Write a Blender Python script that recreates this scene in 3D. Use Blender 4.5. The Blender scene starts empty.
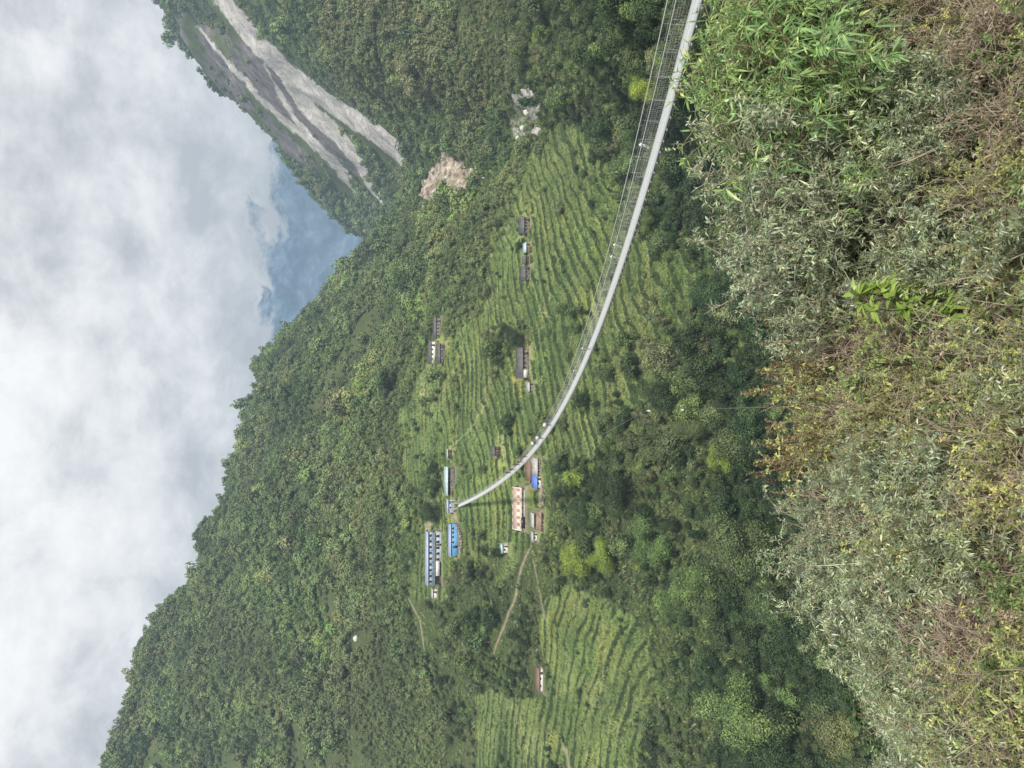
import bpy, bmesh, math, random
import numpy as np
from mathutils import Vector, Matrix, Euler

rnd = random.Random(7)
RNG = np.random.default_rng(11)
SC = bpy.context.scene
COL = SC.collection

# ------------------------------------------------------------------ camera model
F = 760.0                       # focal length in pixels (26 mm class phone lens)
P = math.atan(112 / 760)        # the phone is tipped 8 degrees down and held sideways
CP, SP = math.cos(P), math.sin(P)

def slope_of(v):                # upright picture row -> tangent of elevation
    yr = (512 - v) / F
    return (-SP + yr * CP) / (CP + yr * SP)

def az_of(u, v):                # upright picture column -> x / y
    yr = (512 - v) / F
    return ((u - 384) / F) / (CP + yr * SP)

def project(x, y, z):           # world -> photograph pixel (x right, y down), depth
    x = np.asarray(x, float); y = np.asarray(y, float); z = np.asarray(z, float)
    d = y * CP - z * SP
    up = y * SP + z * CP
    d = np.where(d < 0.05, 0.05, d)
    u = 384 + F * x / d
    v = 512 - F * up / d
    return v, 768 - u, d        # photo x = row of the upright view, photo y = 768 - column

# ------------------------------------------------------------------ noise
def _hash(ix, iy, seed):
    n = (ix.astype(np.int64) * 374761393 + iy.astype(np.int64) * 668265263 + seed * 974634777) & 0x7fffffff
    n = ((n ^ (n >> 13)) * 1274126177) & 0x7fffffff
    n = (n ^ (n >> 16)) & 0xffff
    return n / 65535.0 * 2 - 1

def vnoise(x, y, seed=0):
    x = np.asarray(x, float); y = np.asarray(y, float)
    ix = np.floor(x); iy = np.floor(y)
    fx = x - ix; fy = y - iy
    fx = fx * fx * fx * (fx * (fx * 6 - 15) + 10); fy = fy * fy * fy * (fy * (fy * 6 - 15) + 10)
    ix = ix.astype(np.int64); iy = iy.astype(np.int64)
    a = _hash(ix, iy, seed); b = _hash(ix + 1, iy, seed)
    c = _hash(ix, iy + 1, seed); d = _hash(ix + 1, iy + 1, seed)
    return (a * (1 - fx) + b * fx) * (1 - fy) + (c * (1 - fx) + d * fx) * fy

def fbm(x, y, seed=0, octs=4):
    s = 0; amp = 1.0; tot = 0
    for o in range(octs):
        k = 2.03 ** o
        s = s + amp * vnoise(x * k + 13.7 * o, y * k - 7.1 * o, seed + o); tot += amp; amp *= .5
    return s / tot * 1.6

def inpoly(x, y, poly):
    x = np.asarray(x, float); y = np.asarray(y, float)
    r = np.zeros(np.shape(x), bool); n = len(poly)
    for i in range(n):
        x1, y1 = poly[i]; x2, y2 = poly[(i + 1) % n]
        if y1 == y2: continue
        c = ((y1 > y) != (y2 > y)) & (x < (x2 - x1) * (y - y1) / (y2 - y1) + x1)
        r ^= c
    return r

def pline(x, y, pts):           # distance to a polyline of (x, y, half width), minus the width
    best = np.full(np.shape(x), 1e9)
    for (x1, y1, w1), (x2, y2, w2) in zip(pts[:-1], pts[1:]):
        dx, dy = x2 - x1, y2 - y1
        t = np.clip(((x - x1) * dx + (y - y1) * dy) / (dx * dx + dy * dy + 1e-9), 0, 1)
        d = np.hypot(x - x1 - t * dx, y - y1 - t * dy) - (w1 + (w2 - w1) * t)
        best = np.minimum(best, d)
    return best

# ------------------------------------------------------------------ the lie of the land
# per bearing: (distance, ground height) as ('z', ...) or (distance, picture row)
NEAR = [('z', .5, -1.75), ('z', 1.4, -2.3), ('z', 4, -5.3), ('z', 8, -6.9)]
GORGE = [('z', 20, -15), ('z', 40, -38), ('z', 70, -66), ('z', 95, -80), ('z', 115, -83)]
def col(zb, far, gorge=GORGE): return NEAR + [('z', 12, zb)] + gorge + far
COLS = {
 -900: col(-9, [(130, 880), (160, 770), (200, 660), (240, 560), (290, 470), (340, 390), (430, 250), (560, 90), (720, -100), (900, -80)]),
 -260: col(-9, [(130, 870), (160, 780), (200, 690), (240, 600), (290, 520), (340, 450), (430, 320), (560, 190), (700, 40), (900, 60)]),
 -40: col(-9.2, [(130, 850), (150, 780), (180, 705), (215, 640), (255, 545), (290, 500), (340, 432), (430, 330), (560, 220), (700, 86), (900, 140)]),
 30: col(-9, [(130, 845), (150, 775), (180, 702), (215, 640), (258, 545), (290, 500), (335, 440), (430, 335), (560, 225), (700, 92), (900, 140)]),
 140: col(-8.2, [(135, 815), (158, 735), (190, 655), (235, 565), (275, 500), (310, 450), (335, 425), (430, 350), (560, 258), (730, 138), (950, 180)]),
 210: col(-7.9, [(138, 795), (160, 720), (195, 635), (238, 550), (280, 463), (300, 440), (335, 412), (430, 350), (560, 268), (740, 183), (980, 215)]),
 263: col(-7.7, [(140, 780), (165, 705), (200, 625), (240, 540), (285, 460), (305, 437), (335, 412), (430, 355), (560, 280), (760, 203), (1000, 235)]),
 350: col(-7.5, [(140, 775), (165, 705), (200, 635), (240, 565), (285, 500), (330, 455), (380, 420), (450, 378), (600, 305), (820, 236), (1100, 265)]),
 430: col(-7.5, [(145, 780), (165, 720), (200, 648), (240, 583), (285, 522), (330, 480), (385, 440), (470, 397), (640, 335), (880, 275), (1200, 305)]),
 505: col(-7.4, [(150, 780), (170, 725), (200, 672), (240, 605), (285, 548), (330, 502), (390, 465), (480, 430), (650, 385), (930, 336), (1300, 400), (1700, 420)]),
 530: col(-7.4, [(150, 785), (170, 730), (200, 680), (240, 612), (285, 555), (330, 510), (390, 470), (480, 437), (650, 400), (930, 362), (1100, 385), (1300, 352), (1700, 400)]),
 570: col(-7.4, [(150, 790), (170, 740), (200, 690), (240, 622), (285, 570), (330, 525), (380, 500), (430, 482), (600, 430), (800, 392), (900, 400), (1100, 372), (1300, 309), (1700, 350)]),
 603: col(-7.3, [(150, 790), (170, 745), (200, 700), (240, 640), (285, 585), (330, 540), (360, 525), (420, 508), (520, 482), (600, 455), (660, 425), (800, 408), (1000, 355), (1300, 282), (1700, 330)]),
 650: col(-7.3, [(130, 770), (150, 740), (200, 690), (240, 640), (285, 590), (330, 548), (350, 541), (400, 530), (440, 505), (520, 445), (620, 400), (800, 372), (1000, 318), (1300, 226), (1700, 280)],
          [('z', 20, -15), ('z', 40, -36), ('z', 70, -58), ('z', 100, -68)]),
 700: col(-7.2, [(80, 750), (110, 690), (150, 640), (200, 600), (260, 563), (340, 522), (430, 462), (540, 385), (640, 330), (760, 318), (1000, 262), (1300, 182), (1700, 240)],
          [('z', 20, -14.5), ('z', 35, -28), ('z', 60, -44)]),
 768: col(-7.2, [(90, 700), (130, 642), (180, 605), (250, 568), (400, 480), (550, 380), (660, 300), (780, 275), (1000, 222), (1300, 136), (1700, 190)],
          [('z', 20, -14), ('z', 30, -22), ('z', 60, -38)]),
 900: col(-7.0, [(90, 670), (130, 610), (250, 510), (400, 410), (550, 310), (700, 210), (900, 140), (1300, 12), (1700, 80)],
          [('z', 20, -13), ('z', 30, -18), ('z', 60, -30)]),
 1300: col(-6.8, [(90, 630), (130, 560), (250, 450), (400, 340), (550, 230), (700, 130), (900, 40), (1300, -60), (1700, 0)],
          [('z', 20, -11.5), ('z', 30, -15), ('z', 60, -25)]),
 2200: col(-6.8, [(90, 560), (130, 500), (250, 400), (400, 300), (550, 200), (700, 100), (900, 0), (1300, -100), (1700, -50)],
          [('z', 20, -10.5), ('z', 30, -13), ('z', 60, -20)]),
}
NA, NL = 701, 601
A_AX = np.linspace(-1.75, 1.75, NA)
L_AX = np.linspace(math.log(.4), math.log(2600), NL)
def _table():
    us = sorted(COLS); prof = []
    for u in us:
        ly = []; s = []
        for e in COLS[u]:
            if e[0] == 'z': ly.append(math.log(e[1])); s.append(e[2] / e[1])
            else: ly.append(math.log(e[0])); s.append(slope_of(e[1]))
        prof.append(np.interp(L_AX, ly, s))
    prof = np.array(prof)
    av = [(u - 384) / F / .99 for u in us]
    T = np.empty((NA, NL))
    for j in range(NL): T[:, j] = np.interp(A_AX, av, prof[:, j])
    def blur(M, ax, sig):
        r = int(sig * 3) + 1
        k = np.exp(-.5 * (np.arange(-r, r + 1) / sig) ** 2); k /= k.sum()
        pad = [(0, 0), (0, 0)]; pad[ax] = (r, r)
        Mp = np.pad(M, pad, mode='edge')
        out = np.zeros_like(M)
        for i, w in enumerate(k):
            sl = [slice(None), slice(None)]; sl[ax] = slice(i, i + M.shape[ax])
            out += w * Mp[tuple(sl)]
        return out
    T = blur(T, 0, 2.6); T = blur(T, 1, 2.4)
    return T
TAB = _table()

def h_base(x, y):
    x = np.asarray(x, float); y = np.asarray(y, float)
    yy = np.maximum(y, .5)
    a = np.clip(x / np.maximum(yy, 1.2), -1.749, 1.749)
    fa = (a - A_AX[0]) / (A_AX[1] - A_AX[0]); fl = (np.log(yy) - L_AX[0]) / (L_AX[1] - L_AX[0])
    ia = np.clip(fa.astype(int), 0, NA - 2); il = np.clip(fl.astype(int), 0, NL - 2)
    ta = fa - ia; tl = np.clip(fl - il, 0, 1)
    s = (TAB[ia, il] * (1 - ta) + TAB[ia + 1, il] * ta) * (1 - tl) + (TAB[ia, il + 1] * (1 - ta) + TAB[ia + 1, il + 1] * ta) * tl
    z = s * yy
    # gullies, spurs and humps
    w1 = np.clip((y - 300) / 250, 0, 1); w2 = np.clip((y - 60) / 120, 0, 1)
    z = z + w1 * (9 * fbm(x / 140, y / 140, 3, 3) + 10 * np.abs(fbm(x / 70 + .3 * fbm(x / 90, y / 90, 9, 2), y / 150, 5, 2)) - 5)
    s_ = (x * .9 + y * .42) / 105 + .55 * fbm(x / 160, y / 160, 12, 2)
    ridge = 1 - np.abs(vnoise(s_, (y * .9 - x * .42) / 420, 14)) * 2
    w3 = np.clip((y - 350) / 220, 0, 1)
    z = z + w3 * (13 * (ridge - .45) + 3 * fbm(x / 38, y / 38, 16, 3))
    z = z + w2 * 1.0 * fbm(x / 24, y / 24, 21, 3)
    z = z + np.clip((14 - y) / 6, 0, 1) * .16 * fbm(x / 1.3, y / 1.3, 31, 3)
    return z

# picture-space outlines used to survey the ground (photograph pixels)
FIELD = [[(549, 126), (520, 172), (496, 215), (487, 250), (488, 290), (470, 318), (446, 333), (428, 350), (410, 388), (400, 425), (402, 466),
          (425, 500), (412, 540), (410, 600), (445, 606), (470, 612), (500, 590), (545, 520), (560, 470), (640, 420), (690, 330), (705, 250), (650, 225), (632, 190),
          (612, 170), (590, 135), (565, 122)],
         [(540, 600), (548, 680), (540, 768), (640, 772), (660, 690), (640, 620), (600, 600), (575, 585)],
         [(478, 690), (482, 772), (545, 772), (545, 700)]]
THICKET = [[(430, 350), (447, 320), (476, 300), (489, 285), (486, 250), (470, 240), (450, 260), (440, 300), (425, 330)],
           [(497, 365), (490, 335), (505, 322), (530, 322), (535, 335), (515, 350)],
           [(420, 500), (425, 470), (440, 470), (440, 500)],
           [(545, 560), (545, 490), (590, 480), (640, 400), (720, 380), (760, 480), (760, 560), (640, 600), (590, 590)],
           [(455, 560), (490, 555), (505, 600), (470, 640), (440, 610)]]
SLIDE = [[(205, -40, 12), (222, 0, 11), (252, 36, 13), (285, 70, 12), (325, 100, 10), (365, 126, 13), (398, 150, 12), (404, 163, 6)],
         [(195, 24, 2), (235, 70, 3), (280, 118, 4), (322, 150, 6), (350, 176, 2)], [(262, 62, 2), (300, 125, 4), (335, 168, 5), (355, 192, 2)],
         [(288, 74, 8), (305, 105, 10), (332, 130, 11), (355, 155, 8), (372, 185, 5), (381, 204, 2)]]
SCREE = [(180, 16), (225, 26), (262, 58), (300, 98), (348, 138), (366, 176), (352, 196), (310, 172), (268, 138), (222, 92), (186, 54)]
CLIFF = [(421, 196), (434, 164), (450, 152), (470, 160), (488, 166), (486, 182), (456, 190), (432, 202)]
RIVER = [(514, 98), (534, 90), (550, 108), (544, 130), (522, 150), (511, 126)]
PATHS = [[(531, 546, .9), (521, 567, 1.0), (514, 602, 1.1), (500, 637, 1.0), (494, 655, .6)],
         [(533, 560, .4), (539, 590, .5), (546, 622, .4)], [(427, 532, 2.5), (433, 512, 3.6), (431, 498, 1.0)], [(455, 524, 3.0), (453, 514, 3.0)], [(563, 746, 1.0), (570, 770, 1.4)], [(541, 484, 2.5), (543, 502, 2.5), (540, 512, 1.5)],
         [(455, 468, .3), (447, 450, .4), (470, 430, .4), (490, 400, .3)], [(410, 600, .6), (420, 620, .7), (424, 650, .5)]]

def any_poly(px, py, polys):
    r = np.zeros(np.shape(px), bool)
    for p_ in polys: r |= inpoly(px, py, p_)
    return r

PADS = []      # (x, y, z, half width, half depth, angle)
def h_pads(x, y, z):
    for (cx, cy, cz, hw, hd, an) in PADS:
        c, s = math.cos(an), math.sin(an)
        lx = (x - cx) * c + (y - cy) * s; ly = -(x - cx) * s + (y - cy) * c
        d = np.maximum(np.abs(lx) - hw, np.abs(ly) - hd)
        t = np.clip(1 - d / 1.2, 0, 1); t = t * t * (3 - 2 * t)
        z = z * (1 - t) + cz * t
    return z

def survey(x, y, z):
    px, py, d = project(x, y, z)
    wob = 8 * fbm(x / 8, y / 8, 77, 4)
    f = any_poly(px + wob, py + wob * .7, FIELD) & (y > 150) & (y < 420)
    t = any_poly(px + wob, py - wob, THICKET) & (y > 130) & (y < 430)
    return px, py, f & ~t, t

STEP = 1.65
def terrace(x, y, z, m):
    warp = 1.0 * fbm(x / 80, y / 80, 41, 3) + .35 * fbm(x / 24, y / 24, 42, 2)
    k = z / STEP + warp
    fl = np.floor(k); fr = k - fl
    # every bank wanders on its own
    r0 = .40 + .30 * fbm(x / 17 + fl * 13.7, y / 17 - fl * 5.3, 47, 2) + .10 * fbm(x / 4 + fl * 3.1, y / 4, 49, 2)
    r0 = np.clip(r0, .08, .70); wd = np.clip(.18 + .15 * fbm(x / 12 + fl * 7.7, y / 12, 48, 2), .09, .4)
    ph = np.clip((fr - r0) / wd, 0, 1)
    zt = fl + .14 * fr + .86 * ph
    zt = (zt - warp) * STEP
    # returned phase: .6 .. 1 on the bank, below .6 on the level
    code = np.where((fr > r0) & (fr < r0 + wd), .62 + .36 * ph, np.where(fr <= r0, .58 * fr / r0, .3))
    m2 = m * np.clip(.95 + 1.2 * fbm(x / 30, y / 30, 45, 3), .4, 1)
    return z + (zt - z) * m2, code

def h_field_mask(x, y):
    z = h_base(x, y)
    px, py, f, t = survey(x, y, z)
    return z, px, py, f, t

def ground(x, y):
    z, px, py, f, t = h_field_mask(x, y)
    z, fr = terrace(x, y, z, f * 1.0)
    return h_pads(x, y, z)

def at(px, py, lift=0.0, ymin=60, ymax=1600):      # photograph pixel -> first point of the ground beyond ymin
    u, v = 768 - py, px
    Y = np.exp(np.linspace(math.log(ymin), math.log(ymax), 3000))
    a, s = az_of(u, v), slope_of(v)
    hz = h_base(a * Y, Y)
    below = np.nonzero(s * Y < hz + lift)[0]
    i = below[0] if len(below) else len(Y) - 1
    return Vector((a * Y[i], Y[i], float(hz[i])))

# ------------------------------------------------------------------ object helpers
def tag(o, label=None, cat=None, group=None, kind=None):
    if label: o['label'] = label
    if cat: o['category'] = cat
    if group: o['group'] = group
    if kind: o['kind'] = kind
    return o

def link(o, parent=None):
    COL.objects.link(o)
    if parent is not None: o.parent = parent
    return o

def empty(name, loc, rz=0.0, scale=1.0):
    o = bpy.data.objects.new(name, None); COL.objects.link(o)
    o.location = loc; o.rotation_euler = (0, 0, rz); o.scale = (scale,) * 3
    o.empty_display_size = .3
    return o

def mesh_np(name, V, quads=None, tris=None, mats=(), mat_idx=None, smooth=False):
    me = bpy.data.meshes.new(name)
    V = np.asarray(V, np.float32).reshape(-1, 3)
    nq = 0 if quads is None else len(quads); nt = 0 if tris is None else len(tris)
    me.vertices.add(len(V)); me.vertices.foreach_set('co', V.ravel())
    me.loops.add(nq * 4 + nt * 3); me.polygons.add(nq + nt)
    li = []
    if nq: li.append(np.asarray(quads, np.int32).ravel())
    if nt: li.append(np.asarray(tris, np.int32).ravel())
    me.loops.foreach_set('vertex_index', np.concatenate(li))
    st = np.concatenate([np.arange(nq) * 4, nq * 4 + np.arange(nt) * 3]).astype(np.int32)
    me.polygons.foreach_set('loop_start', st)
    me.polygons.foreach_set('loop_total', np.concatenate([np.full(nq, 4), np.full(nt, 3)]).astype(np.int32))
    for m in mats: me.materials.append(m)
    if mat_idx is not None: me.polygons.foreach_set('material_index', np.asarray(mat_idx, np.int32))
    if smooth: me.polygons.foreach_set('use_smooth', np.ones(nq + nt, bool))
    me.update(calc_edges=True); me.validate()
    return me

class MB:                       # collects simple shapes into one mesh
    def __init__(s): s.v = []; s.q = []; s.t = []
    def box(s, x0, x1, y0, y1, z0, z1):
        b = len(s.v)
        s.v += [(x0, y0, z0), (x1, y0, z0), (x1, y1, z0), (x0, y1, z0), (x0, y0, z1), (x1, y0, z1), (x1, y1, z1), (x0, y1, z1)]
        s.q += [tuple(b + i for i in f) for f in ((3, 2, 1, 0), (4, 5, 6, 7), (0, 1, 5, 4), (1, 2, 6, 5), (2, 3, 7, 6), (3, 0, 4, 7))]
        return s
    def hexa(s, pts):           # eight corners, bottom ring then top ring
        b = len(s.v); s.v += [tuple(p_) for p_ in pts]
        s.q += [tuple(b + i for i in f) for f in ((3, 2, 1, 0), (4, 5, 6, 7), (0, 1, 5, 4), (1, 2, 6, 5), (2, 3, 7, 6), (3, 0, 4, 7))]
        return s
    def prism(s, prof, y0, y1): # profile in x, z pulled along y
        n = len(prof); b = len(s.v)
        s.v += [(x, y0, z) for x, z in prof] + [(x, y1, z) for x, z in prof]
        for i in range(n):
            j = (i + 1) % n; s.q.append((b + i, b + j, b + n + j, b + n + i))
        for i in range(1, n - 1):
            s.t.append((b, b + i + 1, b + i)); s.t.append((b + n, b + n + i, b + n + i + 1))
        return s
    def tube(s, pts, rad, sides=5, cap=True):
        pts = [Vector(p_) for p_ in pts]; n = len(pts)
        if not hasattr(rad, '__len__'): rad = [rad] * n
        b = len(s.v)
        for i, p_ in enumerate(pts):
            d = (pts[min(i + 1, n - 1)] - pts[max(i - 1, 0)])
            d = d.normalized() if d.length > 1e-9 else Vector((0, 0, 1))
            ref = Vector((0, 0, 1)) if abs(d.z) < .9 else Vector((1, 0, 0))
            e1 = d.cross(ref).normalized(); e2 = d.cross(e1)
            for k in range(sides):
                an = 2 * math.pi * k / sides
                s.v.append(tuple(p_ + (e1 * math.cos(an) + e2 * math.sin(an)) * rad[i]))
        for i in range(n - 1):
            for k in range(sides):
                k2 = (k + 1) % sides
                s.q.append((b + i * sides + k, b + i * sides + k2, b + (i + 1) * sides + k2, b + (i + 1) * sides + k))
        if cap:
            for k in range(1, sides - 1):
                s.t.append((b, b + k, b + k + 1)); e = b + (n - 1) * sides; s.t.append((e, e + k + 1, e + k))
        return s
    def mesh(s, name, mat, smooth=False):
        return mesh_np(name, s.v, s.q or None, s.t or None, (mat,), None, smooth)
    def build(s, name, mat, parent=None, smooth=False):
        return link(bpy.data.objects.new(name, s.mesh(name, mat, smooth)), parent)

def copy_tree(o, parent=None, kids=None):
    c = o.copy(); COL.objects.link(c)
    if parent is not None: c.parent = parent
    for ch in (KIDS.get(o.name, []) if kids is None else kids): copy_tree(ch, c)
    return c
KIDS = {}
def note_kids(o):
    KIDS[o.name] = list(o.children)
    for c in o.children: note_kids(c)

# ------------------------------------------------------------------ materials
def new_mat(name):
    m = bpy.data.materials.new(name); m.use_nodes = True
    nt = m.node_tree; nt.nodes.clear()
    out = nt.nodes.new('ShaderNodeOutputMaterial')
    return m, nt, out
def N(nt, typ, **kw):
    n = nt.nodes.new(typ)
    for k, v in kw.items():
        if k in n.inputs.keys() if hasattr(n.inputs, 'keys') else False: n.inputs[k].default_value = v
        else: setattr(n, k, v)
    return n
def ramp(nt, fac, stops, interp='LINEAR'):
    r = nt.nodes.new('ShaderNodeValToRGB'); r.color_ramp.interpolation = interp
    el = r.color_ramp.elements
    while len(el) < len(stops): el.new(.5)
    for e, (p_, c) in zip(el, stops):
        e.position = p_; e.color = (*c, 1) if len(c) == 3 else c
    nt.links.new(fac, r.inputs[0]); return r.outputs[0]
def mixc(nt, fac, a, b, mode='MIX'):
    n = nt.nodes.new('ShaderNodeMix'); n.data_type = 'RGBA'; n.blend_type = mode
    if isinstance(fac, (int, float)): n.inputs[0].default_value = fac
    else: nt.links.new(fac, n.inputs[0])
    for s, k in ((a, 6), (b, 7)):
        if isinstance(s, (tuple, list)): n.inputs[k].default_value = (*s[:3], 1)
        else: nt.links.new(s, n.inputs[k])
    return n.outputs[2]
def noise(nt, scale, detail=4, rough=.55, vec=None, dist=0.0):
    n = nt.nodes.new('ShaderNodeTexNoise'); n.inputs['Scale'].default_value = scale
    n.inputs['Detail'].default_value = detail; n.inputs['Roughness'].default_value = rough; n.inputs['Distortion'].default_value = dist
    if vec is not None: nt.links.new(vec, n.inputs['Vector'])
    return n.outputs['Fac']
def math_n(nt, op, a, b=None):
    n = nt.nodes.new('ShaderNodeMath'); n.operation = op
    for i, s in enumerate((a, b)):
        if s is None: continue
        if isinstance(s, (int, float)): n.inputs[i].default_value = s
        else: nt.links.new(s, n.inputs[i])
    return n.outputs[0]

def leaf_mat(name, stops, trans=.35, obj_var=.35, patch=None, rough=.5, clump=0):
    """colour differs from leaf to leaf, from plant to plant and in soft patches; light comes through the blades"""
    m, nt, out = new_mat(name)
    geo = nt.nodes.new('ShaderNodeNewGeometry'); oi = nt.nodes.new('ShaderNodeObjectInfo')
    c = ramp(nt, geo.outputs['Random Per Island'], stops)
    k = math_n(nt, 'MULTIPLY_ADD', oi.outputs['Random'], obj_var); nt.nodes[-1].inputs[2].default_value = 1 - obj_var * .5
    hsv = nt.nodes.new('ShaderNodeHueSaturation')
    nt.links.new(c, hsv.inputs['Color']); nt.links.new(k, hsv.inputs['Value'])
    h = math_n(nt, 'MULTIPLY_ADD', math_n(nt, 'FRACT', math_n(nt, 'MULTIPLY', oi.outputs['Random'], 17.3)), .03 if obj_var else 0)
    nt.nodes[-1].inputs[2].default_value = .488 if obj_var else .5
    nt.links.new(h, hsv.inputs['Hue'])
    c = hsv.outputs[0]
    if clump:
        ps = nt.nodes.new('ShaderNodeNewGeometry').outputs['Position']
        kk = ramp(nt, noise(nt, clump, 2, .6, ps), [(.33, (.52, .55, .58)), (.5, (1.0, 1.0, 1.0)), (.68, (1.55, 1.5, 1.3))])
        c = mixc(nt, 1.0, c, kk, 'MULTIPLY')
    if patch:
        pos = nt.nodes.new('ShaderNodeNewGeometry').outputs['Position']
        f = noise(nt, patch[0], 2, .5, pos)
        f = ramp(nt, f, [(.40, (0, 0, 0)), (.62, (1, 1, 1))])
        c = mixc(nt, math_n(nt, 'MULTIPLY', f, patch[2]), c, patch[1])
    d = nt.nodes.new('ShaderNodeBsdfPrincipled'); d.inputs['Roughness'].default_value = rough
    d.inputs['Specular IOR Level'].default_value = .25
    nt.links.new(c, d.inputs['Base Color'])
    t = nt.nodes.new('ShaderNodeBsdfTranslucent'); nt.links.new(mixc(nt, .5, c, (.16, .2, .02), 'ADD') if False else c, t.inputs['Color'])
    mx = nt.nodes.new('ShaderNodeMixShader'); mx.inputs[0].default_value = trans
    nt.links.new(d.outputs[0], mx.inputs[1]); nt.links.new(t.outputs[0], mx.inputs[2]); nt.links.new(mx.outputs[0], out.inputs[0])
    return m

def solid(name, c1, c2=None, scale=3.0, rough=.8, metal=0.0, bump=0.0, detail=5):
    m, nt, out = new_mat(name)
    tc = nt.nodes.new('ShaderNodeTexCoord')
    f = noise(nt, scale, detail, .6, tc.outputs['Object'])
    c2 = c2 or tuple(k * .7 for k in c1)
    c = ramp(nt, f, [(.32, c2), (.66, c1)])
    d = nt.nodes.new('ShaderNodeBsdfPrincipled'); d.inputs['Roughness'].default_value = rough; d.inputs['Metallic'].default_value = metal
    nt.links.new(c, d.inputs['Base Color'])
    if bump:
        b = nt.nodes.new('ShaderNodeBump'); b.inputs['Strength'].default_value = bump
        nt.links.new(f, b.inputs['Height']); nt.links.new(b.outputs[0], d.inputs['Normal'])
    nt.links.new(d.outputs[0], out.inputs[0]); return m

def sheet_mat(name, c1, c2, rust=None, pitch=.25, rough=.5, stripes=None):
    """corrugated roofing sheet: ridges by bump, weather stains, optional alternating panels"""
    m, nt, out = new_mat(name)
    tc = nt.nodes.new('ShaderNodeTexCoord'); ob = tc.outputs['Object']
    c = ramp(nt, noise(nt, 1.2, 5, .6, ob), [(.3, c2), (.65, c1)])
    if rust: c = mixc(nt, ramp(nt, noise(nt, .7, 6, .7, ob), [(.47, (0, 0, 0)), (.6, (1, 1, 1))]), c, rust)
    sx = nt.nodes.new('ShaderNodeSeparateXYZ'); nt.links.new(ob, sx.inputs[0])
    if stripes:
        w, cb = stripes
        fx = math_n(nt, 'FRACT', math_n(nt, 'DIVIDE', sx.outputs[0], w))
        fy = math_n(nt, 'FRACT', math_n(nt, 'DIVIDE', sx.outputs[1], 2.6))
        a = math_n(nt, 'GREATER_THAN', fx, .52); b = math_n(nt, 'GREATER_THAN', fy, .42)
        x = math_n(nt, 'ABSOLUTE', math_n(nt, 'SUBTRACT', a, math_n(nt, 'MULTIPLY', b, .55)))
        c = mixc(nt, x, c, cb)
    d = nt.nodes.new('ShaderNodeBsdfPrincipled'); d.inputs['Roughness'].default_value = rough
    nt.links.new(c, d.inputs['Base Color'])
    wv = math_n(nt, 'SINE', math_n(nt, 'MULTIPLY', sx.outputs[0], 2 * math.pi / pitch))
    b = nt.nodes.new('ShaderNodeBump'); b.inputs['Strength'].default_value = .4; b.inputs['Distance'].default_value = .04
    nt.links.new(wv, b.inputs['Height']); nt.links.new(b.outputs[0], d.inputs['Normal'])
    nt.links.new(d.outputs[0], out.inputs[0]); return m

def stone_mat(name, c1, c2, scale=2.2):
    m, nt, out = new_mat(name)
    tc = nt.nodes.new('ShaderNodeTexCoord')
    v = nt.nodes.new('ShaderNodeTexVoronoi'); v.inputs['Scale'].default_value = scale; nt.links.new(tc.outputs['Object'], v.inputs['Vector'])
    c = ramp(nt, noise(nt, scale * 1.7, 4, .6, tc.outputs['Object']), [(.3, c2), (.7, c1)])
    c = mixc(nt, ramp(nt, v.outputs['Distance'], [(.35, (0, 0, 0)), (.6, (1, 1, 1))]), c, tuple(k * .35 for k in c2))
    d = nt.nodes.new('ShaderNodeBsdfPrincipled'); d.inputs['Roughness'].default_value = .9
    nt.links.new(c, d.inputs['Base Color']); nt.links.new(d.outputs[0], out.inputs[0]); return m

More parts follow.
